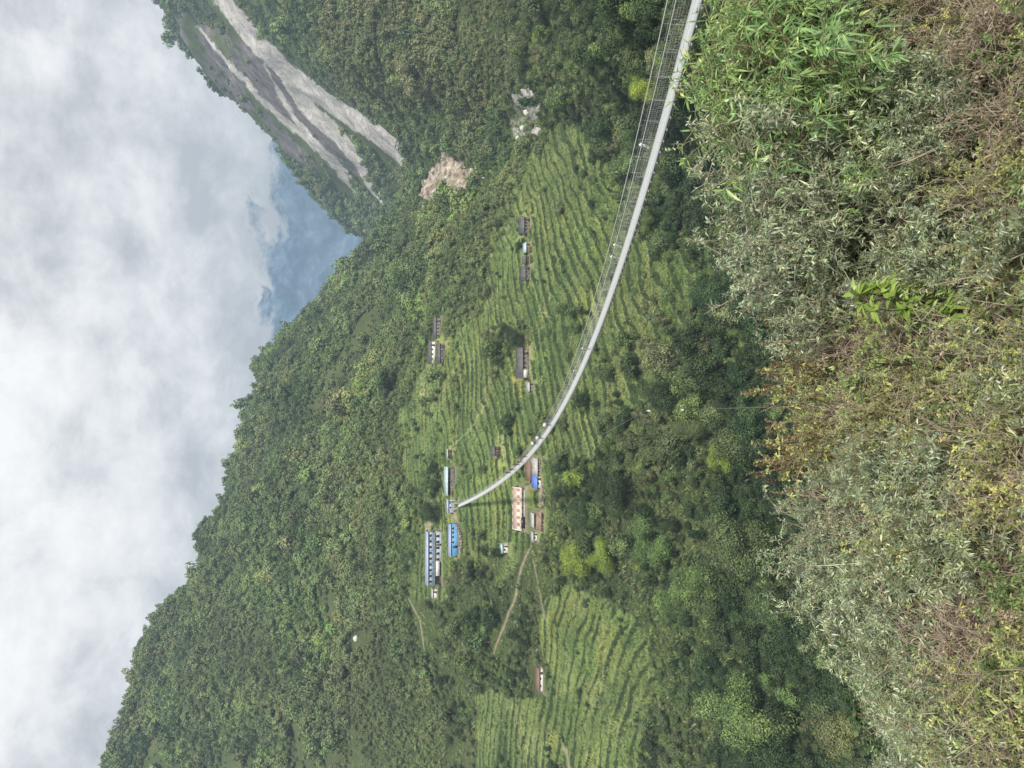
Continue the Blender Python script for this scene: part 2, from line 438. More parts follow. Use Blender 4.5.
def terrain_mat():
    m, nt, out = new_mat('hillside_ground')
    geo = nt.nodes.new('ShaderNodeNewGeometry'); pos = geo.outputs['Position']
    def attr(n):
        a = nt.nodes.new('ShaderNodeAttribute'); a.attribute_name = n; return a.outputs['Fac']
    # scrub and forest floor
    c = ramp(nt, noise(nt, .05, 6, .6, pos), [(.3, (.060, .080, .034)), (.5, (.090, .115, .046)), (.7, (.135, .145, .064))])
    c = mixc(nt, ramp(nt, noise(nt, .9, 5, .65, pos), [(.35, (0, 0, 0)), (.7, (.7, .7, .7))]), c, (.045, .060, .028))
    # terrace fields: bright crop, darker and browner banks
    fld = ramp(nt, noise(nt, .06, 4, .6, pos), [(.28, (.12, .165, .062)), (.5, (.215, .27, .10)), (.7, (.345, .365, .155))])
    fld = mixc(nt, ramp(nt, noise(nt, .8, 4, .65, pos), [(.45, (0, 0, 0)), (.75, (.7, .7, .7))]), fld, (.095, .135, .048))
    bank = ramp(nt, noise(nt, .5, 5, .7, pos), [(.3, (.020, .035, .015)), (.58, (.055, .080, .032)), (.82, (.20, .20, .10))])
    fld = mixc(nt, .75, fld, ramp(nt, attr('plot'), [(0, (.55, .66, .62)), (.3, (.85, .95, .8)), (.6, (1.0, 1.0, 1.0)), (.8, (1.15, 1.1, .8)), (.93, (1.2, .98, .7)), (1, (.95, .75, .6))], 'CONSTANT'), 'MULTIPLY')
    fld = mixc(nt, attr('bank'), fld, bank)
    c = mixc(nt, attr('field'), c, fld)
    # soil and litter close by
    soil = ramp(nt, noise(nt, 5, 6, .7, pos), [(.3, (.030, .026, .016)), (.55, (.075, .062, .040)), (.75, (.13, .11, .075))])
    c = mixc(nt, attr('soil'), c, soil)
    c = mixc(nt, attr('path'), c, ramp(nt, noise(nt, 1.1, 5, .6, pos), [(.3, (.20, .17, .11)), (.7, (.36, .32, .22))]))
    # rock: landslide grey, scree purple-grey, cliff ochre
    st = nt.nodes.new('ShaderNodeMapping'); st.inputs['Scale'].default_value = (.045, .10, .045); st.inputs['Rotation'].default_value = (0, 0, .25)
    nt.links.new(pos, st.inputs[0])
    strk = noise(nt, 1.0, 10, .78, st.outputs[0], .3)
    sl = ramp(nt, strk, [(.3, (.25, .235, .22)), (.5, (.43, .41, .385)), (.68, (.60, .58, .55))])
    sl = mixc(nt, ramp(nt, noise(nt, .22, 9, .8, pos), [(.52, (0, 0, 0)), (.6, (.8, .8, .8))]), sl, (.16, .145, .13))
    sc = ramp(nt, noise(nt, .9, 10, .8, st.outputs[0], .3), [(.3, (.055, .052, .048)), (.45, (.105, .096, .094)), (.58, (.175, .16, .158)), (.72, (.36, .335, .32))])
    sc = mixc(nt, ramp(nt, strk, [(.5, (0, 0, 0)), (.62, (1, 1, 1))]), sc, (.125, .115, .115))
    cl = ramp(nt, noise(nt, .16, 6, .7, pos), [(.36, (.07, .068, .052)), (.45, (.25, .195, .14)), (.55, (.42, .36, .285)), (.66, (.62, .59, .53))])
    def ragged(nm, sc_, sharp):
        n_ = noise(nt, sc_, 8, .75, pos)
        v_ = math_n(nt, 'ADD', attr(nm), math_n(nt, 'MULTIPLY', math_n(nt, 'SUBTRACT', n_, .5), 1.5))
        mr = nt.nodes.new('ShaderNodeMapRange'); mr.inputs[1].default_value = .5 - sharp; mr.inputs[2].default_value = .5 + sharp
        nt.links.new(v_, mr.inputs[0]); return mr.outputs[0]
    c = mixc(nt, ragged('scree', .045, .15), c, sc); c = mixc(nt, ragged('slide', .06, .08), c, sl); c = mixc(nt, ragged('cliff', .16, .1), c, cl)
    d = nt.nodes.new('ShaderNodeBsdfPrincipled'); d.inputs['Roughness'].default_value = .95; d.inputs['Specular IOR Level'].default_value = .1
    nt.links.new(c, d.inputs['Base Color'])
    b = nt.nodes.new('ShaderNodeBump'); b.inputs['Strength'].default_value = .7; b.inputs['Distance'].default_value = 1.2
    nt.links.new(noise(nt, .35, 8, .7, pos), b.inputs['Height']); nt.links.new(b.outputs[0], d.inputs['Normal'])
    nt.links.new(d.outputs[0], out.inputs[0]); return m

# ------------------------------------------------------------------ materials in use
M = {}
M['ground'] = terrain_mat()
M['bark'] = solid('bark', (.11, .09, .065), (.05, .042, .03), 6, .9)
M['twig'] = solid('dry_twigs', (.43, .37, .275), (.22, .18, .125), 4, .9)
M['stem'] = solid('green_stems', (.24, .22, .11), (.14, .11, .06), 5, .8)
M['darkstem'] = solid('dark_stems', (.055, .035, .025), (.03, .02, .015), 5, .8)
M['deck'] = solid('bridge_grating', (.60, .61, .605), (.52, .53, .53), 7, .6, .1)
M['net'] = solid('wire_net', (.68, .69, .68), (.56, .57, .56), 2, .7)
M['cable'] = solid('galvanised_cable', (.55, .56, .56), (.38, .39, .39), 2, .45, .6)
M['concrete'] = solid('weathered_concrete', (.34, .33, .31), (.20, .195, .18), 1.1, .9)
M['blue_roof'] = sheet_mat('blue_roof_sheet', (.20, .40, .72), (.15, .31, .58))
M['lilac_roof'] = sheet_mat('faded_blue_roof_sheet', (.42, .50, .74), (.32, .40, .62), (.36, .37, .45))
M['cyan_roof'] = sheet_mat('pale_cyan_roof_sheet', (.52, .70, .70), (.42, .58, .60), (.36, .38, .36))
M['rust_roof'] = sheet_mat('rusted_roof_sheet', (.30, .17, .115), (.20, .105, .07), (.40, .30, .23))
M['brown_roof'] = sheet_mat('brown_roof_sheet', (.26, .16, .11), (.18, .11, .075))
M['zinc_roof'] = sheet_mat('grey_zinc_roof_sheet', (.55, .55, .54), (.38, .38, .37), (.33, .27, .22))
M['dark_roof'] = sheet_mat('dark_slate_roof', (.115, .11, .11), (.075, .07, .07), (.17, .16, .15))
M['panel_roof'] = sheet_mat('patched_roof_panels', (.82, .80, .74), (.70, .66, .58), (.66, .60, .52), .25, .6, (2.3, (.46, .23, .12)))
M['white_wall'] = solid('whitewashed_wall', (.80, .79, .76), (.62, .60, .56), .8, .85)
M['grey_wall'] = solid('pale_blue_grey_wall', (.46, .54, .62), (.34, .41, .49), .8, .85)
M['blue_wall'] = solid('bright_blue_wall', (.14, .38, .66), (.10, .30, .54), .7, .7)
M['stone'] = stone_mat('stacked_stone_wall', (.34, .31, .27), (.17, .15, .13))
M['tan_stone'] = stone_mat('pale_stone_wall', (.46, .41, .33), (.27, .24, .19))
M['wood'] = solid('dark_timber', (.12, .08, .055), (.06, .042, .03), 3, .85)
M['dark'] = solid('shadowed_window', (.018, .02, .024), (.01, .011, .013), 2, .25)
M['frame'] = solid('white_window_frame', (.80, .80, .78), (.70, .70, .68), 2, .6)
M['tarp'] = solid('blue_tarpaulin', (.13, .25, .68), (.08, .17, .50), 1.5, .45)
M['cloth'] = solid('white_cloth', (.82, .80, .74), (.70, .68, .60), 6, .9)
M['skin'] = solid('skin', (.30, .17, .11), (.26, .14, .09), 9, .6)
M['hair'] = solid('black_hair', (.015, .012, .011), (.01, .009, .008), 20, .5)
M['white_shirt'] = solid('white_shirt', (.80, .79, .77), (.66, .66, .66), 9, .85)
M['dark_shirt'] = solid('dark_shirt', (.05, .045, .06), (.03, .028, .035), 9, .85)
M['red_shirt'] = solid('dull_red_shirt', (.22, .06, .06), (.15, .04, .04), 9, .85)
M['trousers'] = solid('dark_trousers', (.035, .038, .05), (.02, .022, .03), 9, .85)
# foliage
M['lf_dull'] = leaf_mat('dull_green_foliage', [(0, (0.095, 0.146, 0.062)), (.5, (0.154, 0.220, 0.089)), (1, (0.247, 0.323, 0.135))], .25, .5, (.012, (.15, .165, .085), .5), clump=.42)
M['lf_dark'] = leaf_mat('dark_green_foliage', [(0, (0.036, 0.065, 0.027)), (.5, (0.061, 0.099, 0.043)), (1, (0.104, 0.150, 0.062))], .22, .4, clump=.42)
M['lf_olive'] = leaf_mat('olive_brown_foliage', [(0, (0.114, 0.135, 0.069)), (.5, (0.200, 0.220, 0.111)), (1, (0.295, 0.317, 0.163))], .22, .5, clump=.42)
M['lf_fresh'] = leaf_mat('fresh_green_foliage', [(0, (0.104, 0.169, 0.060)), (.5, (0.185, 0.268, 0.092)), (1, (0.288, 0.366, 0.149))], .32, .4, clump=.42)
M['lf_lime'] = leaf_mat('lime_green_foliage', [(0, (0.198, 0.281, 0.058)), (.5, (0.323, 0.413, 0.081)), (1, (0.467, 0.546, 0.146))], .35, .2, clump=.42)
M['lf_crop'] = leaf_mat('terrace_crop_leaves', [(0, (.15, .21, .075)), (.5, (.24, .31, .11)), (1, (.38, .43, .175))], .3, .4, (.03, (.38, .40, .16), .6))
M['lf_bamboo'] = leaf_mat('narrow_bright_leaves', [(0, (0.164, 0.269, 0.097)), (.5, (0.282, 0.414, 0.161)), (.93, (0.446, 0.583, 0.272)), (1, (0.650, 0.650, 0.192))], .35, .2, clump=3.2)
M['lf_pale'] = leaf_mat('pale_grey_green_leaves', [(0, (0.156, 0.202, 0.107)), (.45, (0.280, 0.349, 0.199)), (.8, (0.441, 0.515, 0.332)), (1, (0.620, 0.650, 0.532))], .25, .25, clump=3.2)
M['lf_weed'] = leaf_mat('yellowing_weed_leaves', [(0, (0.197, 0.251, 0.078)), (.4, (0.351, 0.411, 0.134)), (.75, (0.534, 0.555, 0.215)), (.96, (0.618, 0.562, 0.268)), (1, (0.561, 0.316, 0.147))], .3, .3, clump=3.2)
M['lf_green'] = leaf_mat('mid_green_weed_leaves', [(0, (0.125, 0.195, 0.065)), (.5, (0.220, 0.317, 0.111)), (1, (0.377, 0.469, 0.200))], .3, .3, clump=3.2)
M['lf_broad'] = leaf_mat('glossy_broad_leaves', [(0, (0.172, 0.272, 0.057)), (.5, (0.272, 0.415, 0.086)), (1, (0.429, 0.543, 0.143))], .35, .1, None, .3)
M['lf_rust'] = leaf_mat('rusty_seed_heads', [(0, (.15, .088, .045)), (.5, (.26, .165, .085)), (1, (.38, .27, .155))], .2, .3)
M['lf_dry'] = leaf_mat('withered_leaves', [(0, (0.220, 0.140, 0.103)), (.5, (0.362, 0.255, 0.181)), (1, (0.567, 0.444, 0.326))], .2, .3)

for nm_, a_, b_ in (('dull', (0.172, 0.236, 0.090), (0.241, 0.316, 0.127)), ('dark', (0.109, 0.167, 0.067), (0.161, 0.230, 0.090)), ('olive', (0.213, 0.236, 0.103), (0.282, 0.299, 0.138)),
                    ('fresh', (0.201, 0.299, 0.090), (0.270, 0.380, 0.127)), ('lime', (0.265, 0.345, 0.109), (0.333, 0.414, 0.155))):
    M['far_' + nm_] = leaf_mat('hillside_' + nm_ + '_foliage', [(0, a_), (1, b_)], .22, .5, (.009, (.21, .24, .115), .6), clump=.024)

# ------------------------------------------------------------------ buildings: survey their plots before the ground is laid
# kind, base row, columns y0..y1 (photograph pixels)
PLOT = {}
def plot(key, px, y0, y1, depth, front=.8, ang=0.0, level=True):
    c = at(px, (y0 + y1) / 2); _, _, d = project(c.x, c.y, c.z)
    w = abs(y1 - y0) * float(d) / F
    PLOT[key] = (c, w, float(d) / F, ang)
    if level:
        PADS.append((c.x - math.sin(ang) * (depth / 2 - front / 2), c.y + math.cos(ang) * (depth / 2 - front / 2), c.z, w / 2 + .5, depth / 2 + front / 2, ang))
plot('lodge', 441.5, 533, 585, 7, 1.2)
plot('white_shed', 437, 590, 598, 4)
plot('blue_house', 458, 525, 556, 6, 1.6)
plot('long_shed', 455, 468, 495, 5)
plot('gate_shed', 454, 500, 513, 3)
plot('small_hut', 452, 450, 458, 3)
plot('field_hut', 501, 447, 456, 4)
plot('stilt_hut', 508, 545, 553, 4)
plot('panel_house', 525, 488, 530, 7, 1.5)
plot('brown_house', 533, 462, 481, 4)
plot('zinc_house', 541, 459, 476, 5)
plot('tarp_shed', 541, 477, 488, 4)
plot('rust_house', 544, 513, 531, 5)
plot('grey_shed', 536, 514, 527, 3)
plot('white_hut', 537, 533, 541, 3)
plot('ridge_house', 441, 317, 340, 5)
plot('upper_house', 435, 341, 364, 4)
plot('lower_house', 445, 343, 364, 5)
plot('slate_house', 529, 348, 378, 7, 1.6)
plot('straw_hut', 533, 383, 391, 3)
plot('stone_store', 525, 339, 346, 3)
plot('gable_house', 530, 217, 233, 6, 1.2)
plot('bluish_shed', 530, 243, 252, 4)
plot('dark_house', 530, 266, 280, 5)
plot('lean_to', 529, 256, 263, 3)
plot('white_store', 543, 669, 692, 4)

# ------------------------------------------------------------------ the ground, one sheet
def lay_ground():
    aq = np.concatenate([np.linspace(-2.1, -.64, 60, endpoint=False), np.linspace(-.64, .64, 860), np.linspace(.64, 2.1, 61)[1:]])
    yr = np.concatenate([np.linspace(-8, .3, 14), np.linspace(.5, 16, 130)[0:], np.exp(np.linspace(math.log(16.4), math.log(140), 90)),
                         np.linspace(141, 345, 560), np.exp(np.linspace(math.log(346.2), math.log(1750), 560))])
    X = np.outer(yr * 0 + 1, aq) * (np.maximum(yr, 0) + 3.0 * (1 - np.clip(yr / 60, 0, 1)) )[:, None]
    Y = np.outer(yr, aq * 0 + 1)
    Z, px, py, f, t = h_field_mask(X, Y)
    fm = f.astype(float)
    # soften the field edge over a couple of rows
    for _ in range(2):
        fm[1:-1, 1:-1] = (fm[1:-1, 1:-1] * 2 + fm[:-2, 1:-1] + fm[2:, 1:-1] + fm[1:-1, :-2] + fm[1:-1, 2:]) / 6
    Zt, fr = terrace(X, Y, Z, fm)
    bank = np.clip((fr - .58) / .04, 0, 1)
    Z = h_pads(X, Y, Zt)
    far = Y > 700
    lv = np.floor(h_base(X, Y) / STEP + 1.0 * fbm(X / 80, Y / 80, 41, 3) + .35 * fbm(X / 24, Y / 24, 42, 2))
    plot_ = (_hash(lv * .5, np.floor((X + 9 * fbm(X / 30, Y / 30, 46, 2) + lv * 5.1) / 17), 5) + 1) / 2
    w = 4.5 * fbm(X / 26, Y / 26, 61, 4)
    wx, wy = px + w, py + w * .8
    slide = np.zeros_like(Z)
    for pl in SLIDE: slide = np.maximum(slide, np.clip(.5 - pline(wx, wy, [(a, b, c * .74) for a, b, c in pl]) / 7.0, 0, 1))
    slide *= far * 1.0
    scree = np.clip(inpoly(wx * 1.0 + w, wy + w, SCREE) * 2.2, 0, 1) * far
    scree = np.clip(scree * np.clip(.8 + fbm(X / 60, Y / 60, 67, 4) * 1.2, 0, 1), 0, 1)
    cliff = inpoly(wx, wy, CLIFF) * 1.0 * ((Y > 420) & (Y < 760))
    slide = np.maximum(slide, inpoly(wx, wy, RIVER) * 1.25 * ((Y > 330) & (Y < 520)))
    w2 = 1.2 * fbm(X / 14, Y / 14, 63, 3)
    path = np.zeros_like(Z)
    for pl in PATHS: path = np.maximum(path, np.clip(.5 - pline(px + w2, py + w2, pl) / 1.1, 0, 1))
    path *= (Y > 200) & (Y < 420)
    for (cx, cy, cz, hw, hd, an) in PADS: path = np.maximum(path, .7 * np.clip(1.0 - (np.maximum(np.abs(X - cx) - hw, np.abs(Y - cy) - hd)) / .8, 0, 1))
    soil = np.clip((22 - Y) / 8, 0, 1)
    # rough relief on bare rock
    Z = Z + cliff * 3.0 * fbm(X / 8, Y / 8, 81, 4) + (slide + scree).clip(0, 1) * 3.0 * fbm(X / 22, Y / 22, 83, 4)
    nr, nc = Z.shape
    idx = np.arange(nr * nc).reshape(nr, nc)
    q = np.stack([idx[:-1, :-1], idx[:-1, 1:], idx[1:, 1:], idx[1:, :-1]], -1).reshape(-1, 4)
    me = mesh_np('terrain', np.stack([X, Y, Z], -1).reshape(-1, 3), q, None, (M['ground'],), None, True)
    for n, a in (('field', fm), ('plot', plot_), ('bank', bank), ('slide', slide), ('scree', scree), ('cliff', cliff), ('path', path), ('soil', soil)):
        at_ = me.attributes.new(n, 'FLOAT', 'POINT'); at_.data.foreach_set('value', a.astype(np.float32).ravel())
    o = link(bpy.data.objects.new('terrain', me)); tag(o, kind='structure')
lay_ground()

# ------------------------------------------------------------------ far range tinted haze blue, its head lost in cloud
def far_range():
    nx, ny = 260, 120
    x = np.linspace(-900, 3000, nx); y = np.linspace(3300, 5200, ny)
    X, Y = np.meshgrid(x, y)
    t = (Y - 3300) / 1900
    Z = -300 + 1350 * np.clip(t * 1.15, 0, 1) ** .9 + 130 * fbm(X / 520 + Y / 1500, Y / 900, 91, 5) + 110 * np.abs(fbm(X / 330, Y / 1300, 95, 4))
    idx = np.arange(nx * ny).reshape(ny, nx)
    q = np.stack([idx[:-1, :-1], idx[:-1, 1:], idx[1:, 1:], idx[1:, :-1]], -1).reshape(-1, 4)
    m, nt, out = new_mat('haze_blue_forest_slope')
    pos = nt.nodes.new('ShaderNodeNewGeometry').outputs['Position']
    c = ramp(nt, noise(nt, .0065, 8, .7, pos), [(.36, (.012, .040, .085)), (.5, (.05, .10, .17)), (.64, (.12, .19, .26))])  # blue of distance haze and ridge shading put into the base colour
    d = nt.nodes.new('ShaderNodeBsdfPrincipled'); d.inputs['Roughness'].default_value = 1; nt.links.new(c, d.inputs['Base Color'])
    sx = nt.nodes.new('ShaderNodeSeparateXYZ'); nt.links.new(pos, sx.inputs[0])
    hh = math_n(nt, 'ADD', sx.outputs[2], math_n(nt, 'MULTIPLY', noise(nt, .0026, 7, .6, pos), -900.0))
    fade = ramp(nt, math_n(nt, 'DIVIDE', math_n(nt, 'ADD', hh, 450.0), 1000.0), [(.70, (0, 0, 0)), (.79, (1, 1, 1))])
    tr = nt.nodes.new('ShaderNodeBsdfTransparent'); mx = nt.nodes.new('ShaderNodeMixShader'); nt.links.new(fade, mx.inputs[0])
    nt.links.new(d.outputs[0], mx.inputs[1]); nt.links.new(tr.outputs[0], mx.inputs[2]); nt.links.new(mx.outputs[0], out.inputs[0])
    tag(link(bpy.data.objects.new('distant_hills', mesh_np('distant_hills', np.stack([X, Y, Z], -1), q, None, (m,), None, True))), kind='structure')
far_range()

# ------------------------------------------------------------------ leaves and trees
def unit(v): return v / (np.linalg.norm(v, axis=-1, keepdims=True) + 1e-9)

def cards(Pc, Nn, L, W, rng):       # one diamond leaf clump per point, lying across its normal
    n = len(Pc); r = unit(rng.normal(size=(n, 3)))
    T = unit(np.cross(Nn, r)); B = np.cross(Nn, T)
    L = np.broadcast_to(L, (n,))[:, None]; W = np.broadcast_to(W, (n,))[:, None]
    V = np.stack([Pc - T * L / 2, Pc + B * W / 2 + Nn * L * .12, Pc + T * L / 2, Pc - B * W / 2 + Nn * L * .12], 1).reshape(-1, 3)
    return V, np.arange(n * 4).reshape(n, 4)

def blades(Pb, D, Nn, L, W, droop):  # long leaves from their base: 3 faces, bent by their weight
    n = len(Pb); D = unit(D); S = unit(np.cross(D, Nn)); up = np.array([0, 0, 1.0])
    L = np.broadcast_to(L, (n,))[:, None]; W = np.broadcast_to(W, (n,))[:, None]; dr = np.broadcast_to(droop, (n,))[:, None]
    def pt(t): return Pb + D * L * t - up * L * dr * t * t
    a, b, c = pt(.33), pt(.68), pt(1.0)
    V = np.stack([Pb, a + S * W * .5, a - S * W * .5, b + S * W * .4, b - S * W * .4, c], 1).reshape(-1, 3)
    k = np.arange(n)[:, None] * 6
    q = k + np.array([[1, 2, 4, 3]]); t = np.concatenate([k + np.array([[0, 2, 1]]), k + np.array([[3, 4, 5]])])
    return V, q, t

def crown_np(n, shape, leaf, seed):
    rng = np.random.default_rng(seed)
    rx, ry, rz, zc = shape
    nl = int(rng.integers(11, 20))
    C = rng.normal(size=(nl, 3)); C = unit(C) * rng.uniform(.25, .86, (nl, 1)); C[:, 2] = C[:, 2] * .9 + .06
    R = rng.uniform(.20, .48, nl)
    w = R ** 2; w /= w.sum()
    k = rng.choice(nl, n, p=w)
    dirs = unit(rng.normal(size=(n, 3)) + np.array([0, 0, .35]))
    rad = R[k] * (1 - np.abs(rng.normal(0, .16, n)))
    Q = C[k] + dirs * rad[:, None]
    Q += .05 * rng.normal(size=Q.shape)
    Pc = Q * np.array([rx, ry, rz]) + np.array([0, 0, zc])
    Nn = unit(dirs * 1.0 + unit(Q) * .4 + rng.normal(size=(n, 3)) * .45 + np.array([0, 0, .2]))
    s = leaf * rng.uniform(.6, 1.35, n)
    return cards(Pc, Nn, s, s * .7, rng)

def trunk_mb(h, r, seed, spread=.5, limbs=5):
    rg = random.Random(seed); mb = MB()
    pts = [(0, 0, -.25), (rg.uniform(-.04, .04), rg.uniform(-.04, .04), h * .5), (rg.uniform(-.1, .1), rg.uniform(-.1, .1), h)]
    mb.tube(pts, [r * 1.3, r, r * .5], 6)
    for i in range(limbs):
        a = i * 2.4 + rg.random(); z0 = h * rg.uniform(.45, .9)
        e = (math.cos(a) * spread * rg.uniform(.6, 1), math.sin(a) * spread * rg.uniform(.6, 1), z0 + rg.uniform(.25, .6))
        mb.tube([(0, 0, z0), (e[0] * .5, e[1] * .5, z0 + .16), e], [r * .5, r * .35, r * .14], 4)
    return mb

# crown radius 1; (rx, ry, rz, height of the crown's middle)
SHAPES = [(1.0, 1.0, .95, 1.15), (1.1, .95, .80, 1.0), (.82, .88, 1.25, 1.45), (1.0, 1.1, 1.05, 1.25)]
KINDS = ['lf_dull', 'lf_dark', 'lf_olive', 'lf_fresh', 'lf_lime']
CROWN, TRUNK = {}, {}
def crown(kind, var, lod):
    k = (kind, var, lod)
    if k not in CROWN:
        n, leaf = {0: (420, .27), 1: (1900, .135), 2: (5200, .085), 3: (15000, .048)}[lod]
        V, q = crown_np(n, SHAPES[var], leaf, 100 + var * 7 + lod * 31 + KINDS.index(kind))
        CROWN[k] = mesh_np('crown', V, q, None, (M[kind if lod else 'far_' + kind[3:]],))
    return CROWN[k]
def trunk(var):
    if var not in TRUNK: TRUNK[var] = trunk_mb(SHAPES[var][3], .075, 40 + var).mesh('trunk', M['bark'])
    return TRUNK[var]

def proto(name, parts):            # several meshes as one source mesh for scattering
    V, Q, T, mi, mats, base = [], [], [], [], [], 0
    nq = []
    for me, in [(p_,) for p_ in parts]:
        n = len(me.vertices); co = np.empty(n * 3, np.float32); me.vertices.foreach_get('co', co)
        V.append(co.reshape(-1, 3))
        for pl in me.polygons:
            (Q if len(pl.vertices) == 4 else T).append([base + i for i in pl.vertices])
            (nq if len(pl.vertices) == 4 else mi).append(len(mats))
        mats.append(me.materials[0]); base += n
    me = mesh_np(name, np.concatenate(V), Q or None, T or None, mats, nq + mi)
    return bpy.data.objects.new(name, me)      # never linked to the scene: only a source

def scatter(name, protos, pts, rz, sc, pick, sz=None, tilt=None):
    n = len(pts); me = bpy.data.meshes.new(name)
    me.vertices.add(n); me.vertices.foreach_set('co', np.asarray(pts, np.float32).ravel())
    rot = np.zeros((n, 3), np.float32); rot[:, 2] = rz
    if tilt is not None: rot[:, :2] = tilt
    sv = np.stack([sc, sc, sc if sz is None else sz], -1).astype(np.float32)
    a = me.attributes.new('turn', 'FLOAT_VECTOR', 'POINT'); a.data.foreach_set('vector', rot.ravel())
    a = me.attributes.new('size', 'FLOAT_VECTOR', 'POINT'); a.data.foreach_set('vector', sv.ravel())
    a = me.attributes.new('pick', 'INT', 'POINT'); a.data.foreach_set('value', np.asarray(pick, np.int32))
    o = link(bpy.data.objects.new(name, me))
    g = bpy.data.node_groups.new(name, 'GeometryNodeTree')
    g.interface.new_socket('Geometry', in_out='INPUT', socket_type='NodeSocketGeometry')
    g.interface.new_socket('Geometry', in_out='OUTPUT', socket_type='NodeSocketGeometry')
    gi = g.nodes.new('NodeGroupInput'); go = g.nodes.new('NodeGroupOutput')
    iop = g.nodes.new('GeometryNodeInstanceOnPoints'); jn = g.nodes.new('GeometryNodeJoinGeometry')
    for p_ in reversed(protos):
        oi = g.nodes.new('GeometryNodeObjectInfo'); oi.inputs['Object'].default_value = p_; oi.inputs['As Instance'].default_value = False
        gti = g.nodes.new('GeometryNodeGeometryToInstance')
        g.links.new(oi.outputs['Geometry'], gti.inputs[0]); g.links.new(gti.outputs[0], jn.inputs[0])
    def attr(nm, t):
        x = g.nodes.new('GeometryNodeInputNamedAttribute'); x.data_type = t; x.inputs['Name'].default_value = nm
        return next(s for s in x.outputs if s.enabled and s.name == 'Attribute')
    g.links.new(gi.outputs[0], iop.inputs['Points']); g.links.new(jn.outputs[0], iop.inputs['Instance'])
    iop.inputs['Pick Instance'].default_value = True
    g.links.new(attr('pick', 'INT'), iop.inputs['Instance Index'])
    e2r = g.nodes.new('FunctionNodeEulerToRotation'); g.links.new(attr('turn', 'FLOAT_VECTOR'), e2r.inputs[0])
    g.links.new(e2r.outputs[0], iop.inputs['Rotation']); g.links.new(attr('size', 'FLOAT_VECTOR'), iop.inputs['Scale'])
    g.links.new(iop.outputs[0], go.inputs[0])
    md = o.modifiers.new('growth', 'NODES'); md.node_group = g
    return o

# ------------------------------------------------------------------ the footbridge's line
BR_A = np.array([az_of(768, 697) * 30.0, 30.0]); BR_B = np.array([az_of(262, 457) * 290.0, 290.0])
BR_C = None
def _bridge_fit():
    img = [(697, 0), (683, 50), (668, 110), (650, 170), (634, 215), (616, 280), (590, 345), (560, 410), (530, 455), (500, 482), (458, 506)]
    d = BR_B - BR_A; T = []; Z = []
    for x, y in img:
        r = az_of(768 - y, x); t = (r * BR_A[1] - BR_A[0]) / (d[0] - r * d[1])
        T.append(t); Z.append(slope_of(x) * (BR_A[1] + t * d[1]))
    return np.polyfit(T, Z, 2)
BR_C = _bridge_fit()
def br(t): 
    p_ = BR_A + (BR_B - BR_A) * t
    return Vector((p_[0], p_[1], float(np.polyval(BR_C, t))))
BR_PX = np.array([[float(k) for k in project(*br(t))] for t in np.linspace(-.02, 1, 160)])

# picture-space boxes kept free of nearer growth: (x0, x1, y0, y1, distance)
KEEP = []
for k, (c, w, mpp, an) in PLOT.items():
    px, py, d = project(c.x, c.y, c.z)
    KEEP.append((px - 15, px + 1, py - w / mpp / 2 - 1, py + w / mpp / 2 + 1, float(d)))
KEEP.append((352, 364, 633, 643, 500))
KEEP.append((440, 460, 496, 518, 292))

def blocks_view(x, y, z0, top, rad):
    """would this plant stand in front of a house or the bridge as seen from the path?"""
    p0 = project(x, y, z0); p1 = project(x, y, z0 + top); d = p1[2]
    rp = rad * F / d
    bad = np.zeros(len(x), bool)
    for (a, b, c, e, D) in KEEP:
        bad |= (p1[0] < b) & (p0[0] > a) & (p0[1] + rp > c) & (p0[1] - rp < e) & (d < D + 1)
    for (bx, by, bd) in BR_PX[::2]:
        bad |= (np.abs(p1[1] - by) < rp + 3) & (p1[0] < bx + 4) & (p0[0] > bx - 14) & (d < bd + 2)
    # clearance around the bridge itself
    return bad

def visible(x, y, z):
    ok = np.ones(len(x), bool)
    for t in np.concatenate([np.linspace(.02, .3, 12), np.linspace(.32, .985, 44)]):
        ok &= h_base(x * t, y * t) < z * t + .6
    return ok

# ------------------------------------------------------------------ woods
def sow(y0, y1, amin, amax, f_space, seed):
    rng = np.random.default_rng(seed); out = []; y = y0
    while y < y1:
        sp = f_space(y)
        xs = np.arange(amin * y, amax * y, sp) + rng.uniform(0, sp)
        n = len(xs)
        out.append(np.stack([xs + rng.uniform(-.45, .45, n) * sp, y + rng.uniform(-.45, .45, n) * sp], -1)); y += sp * .92
    return np.concatenate(out)

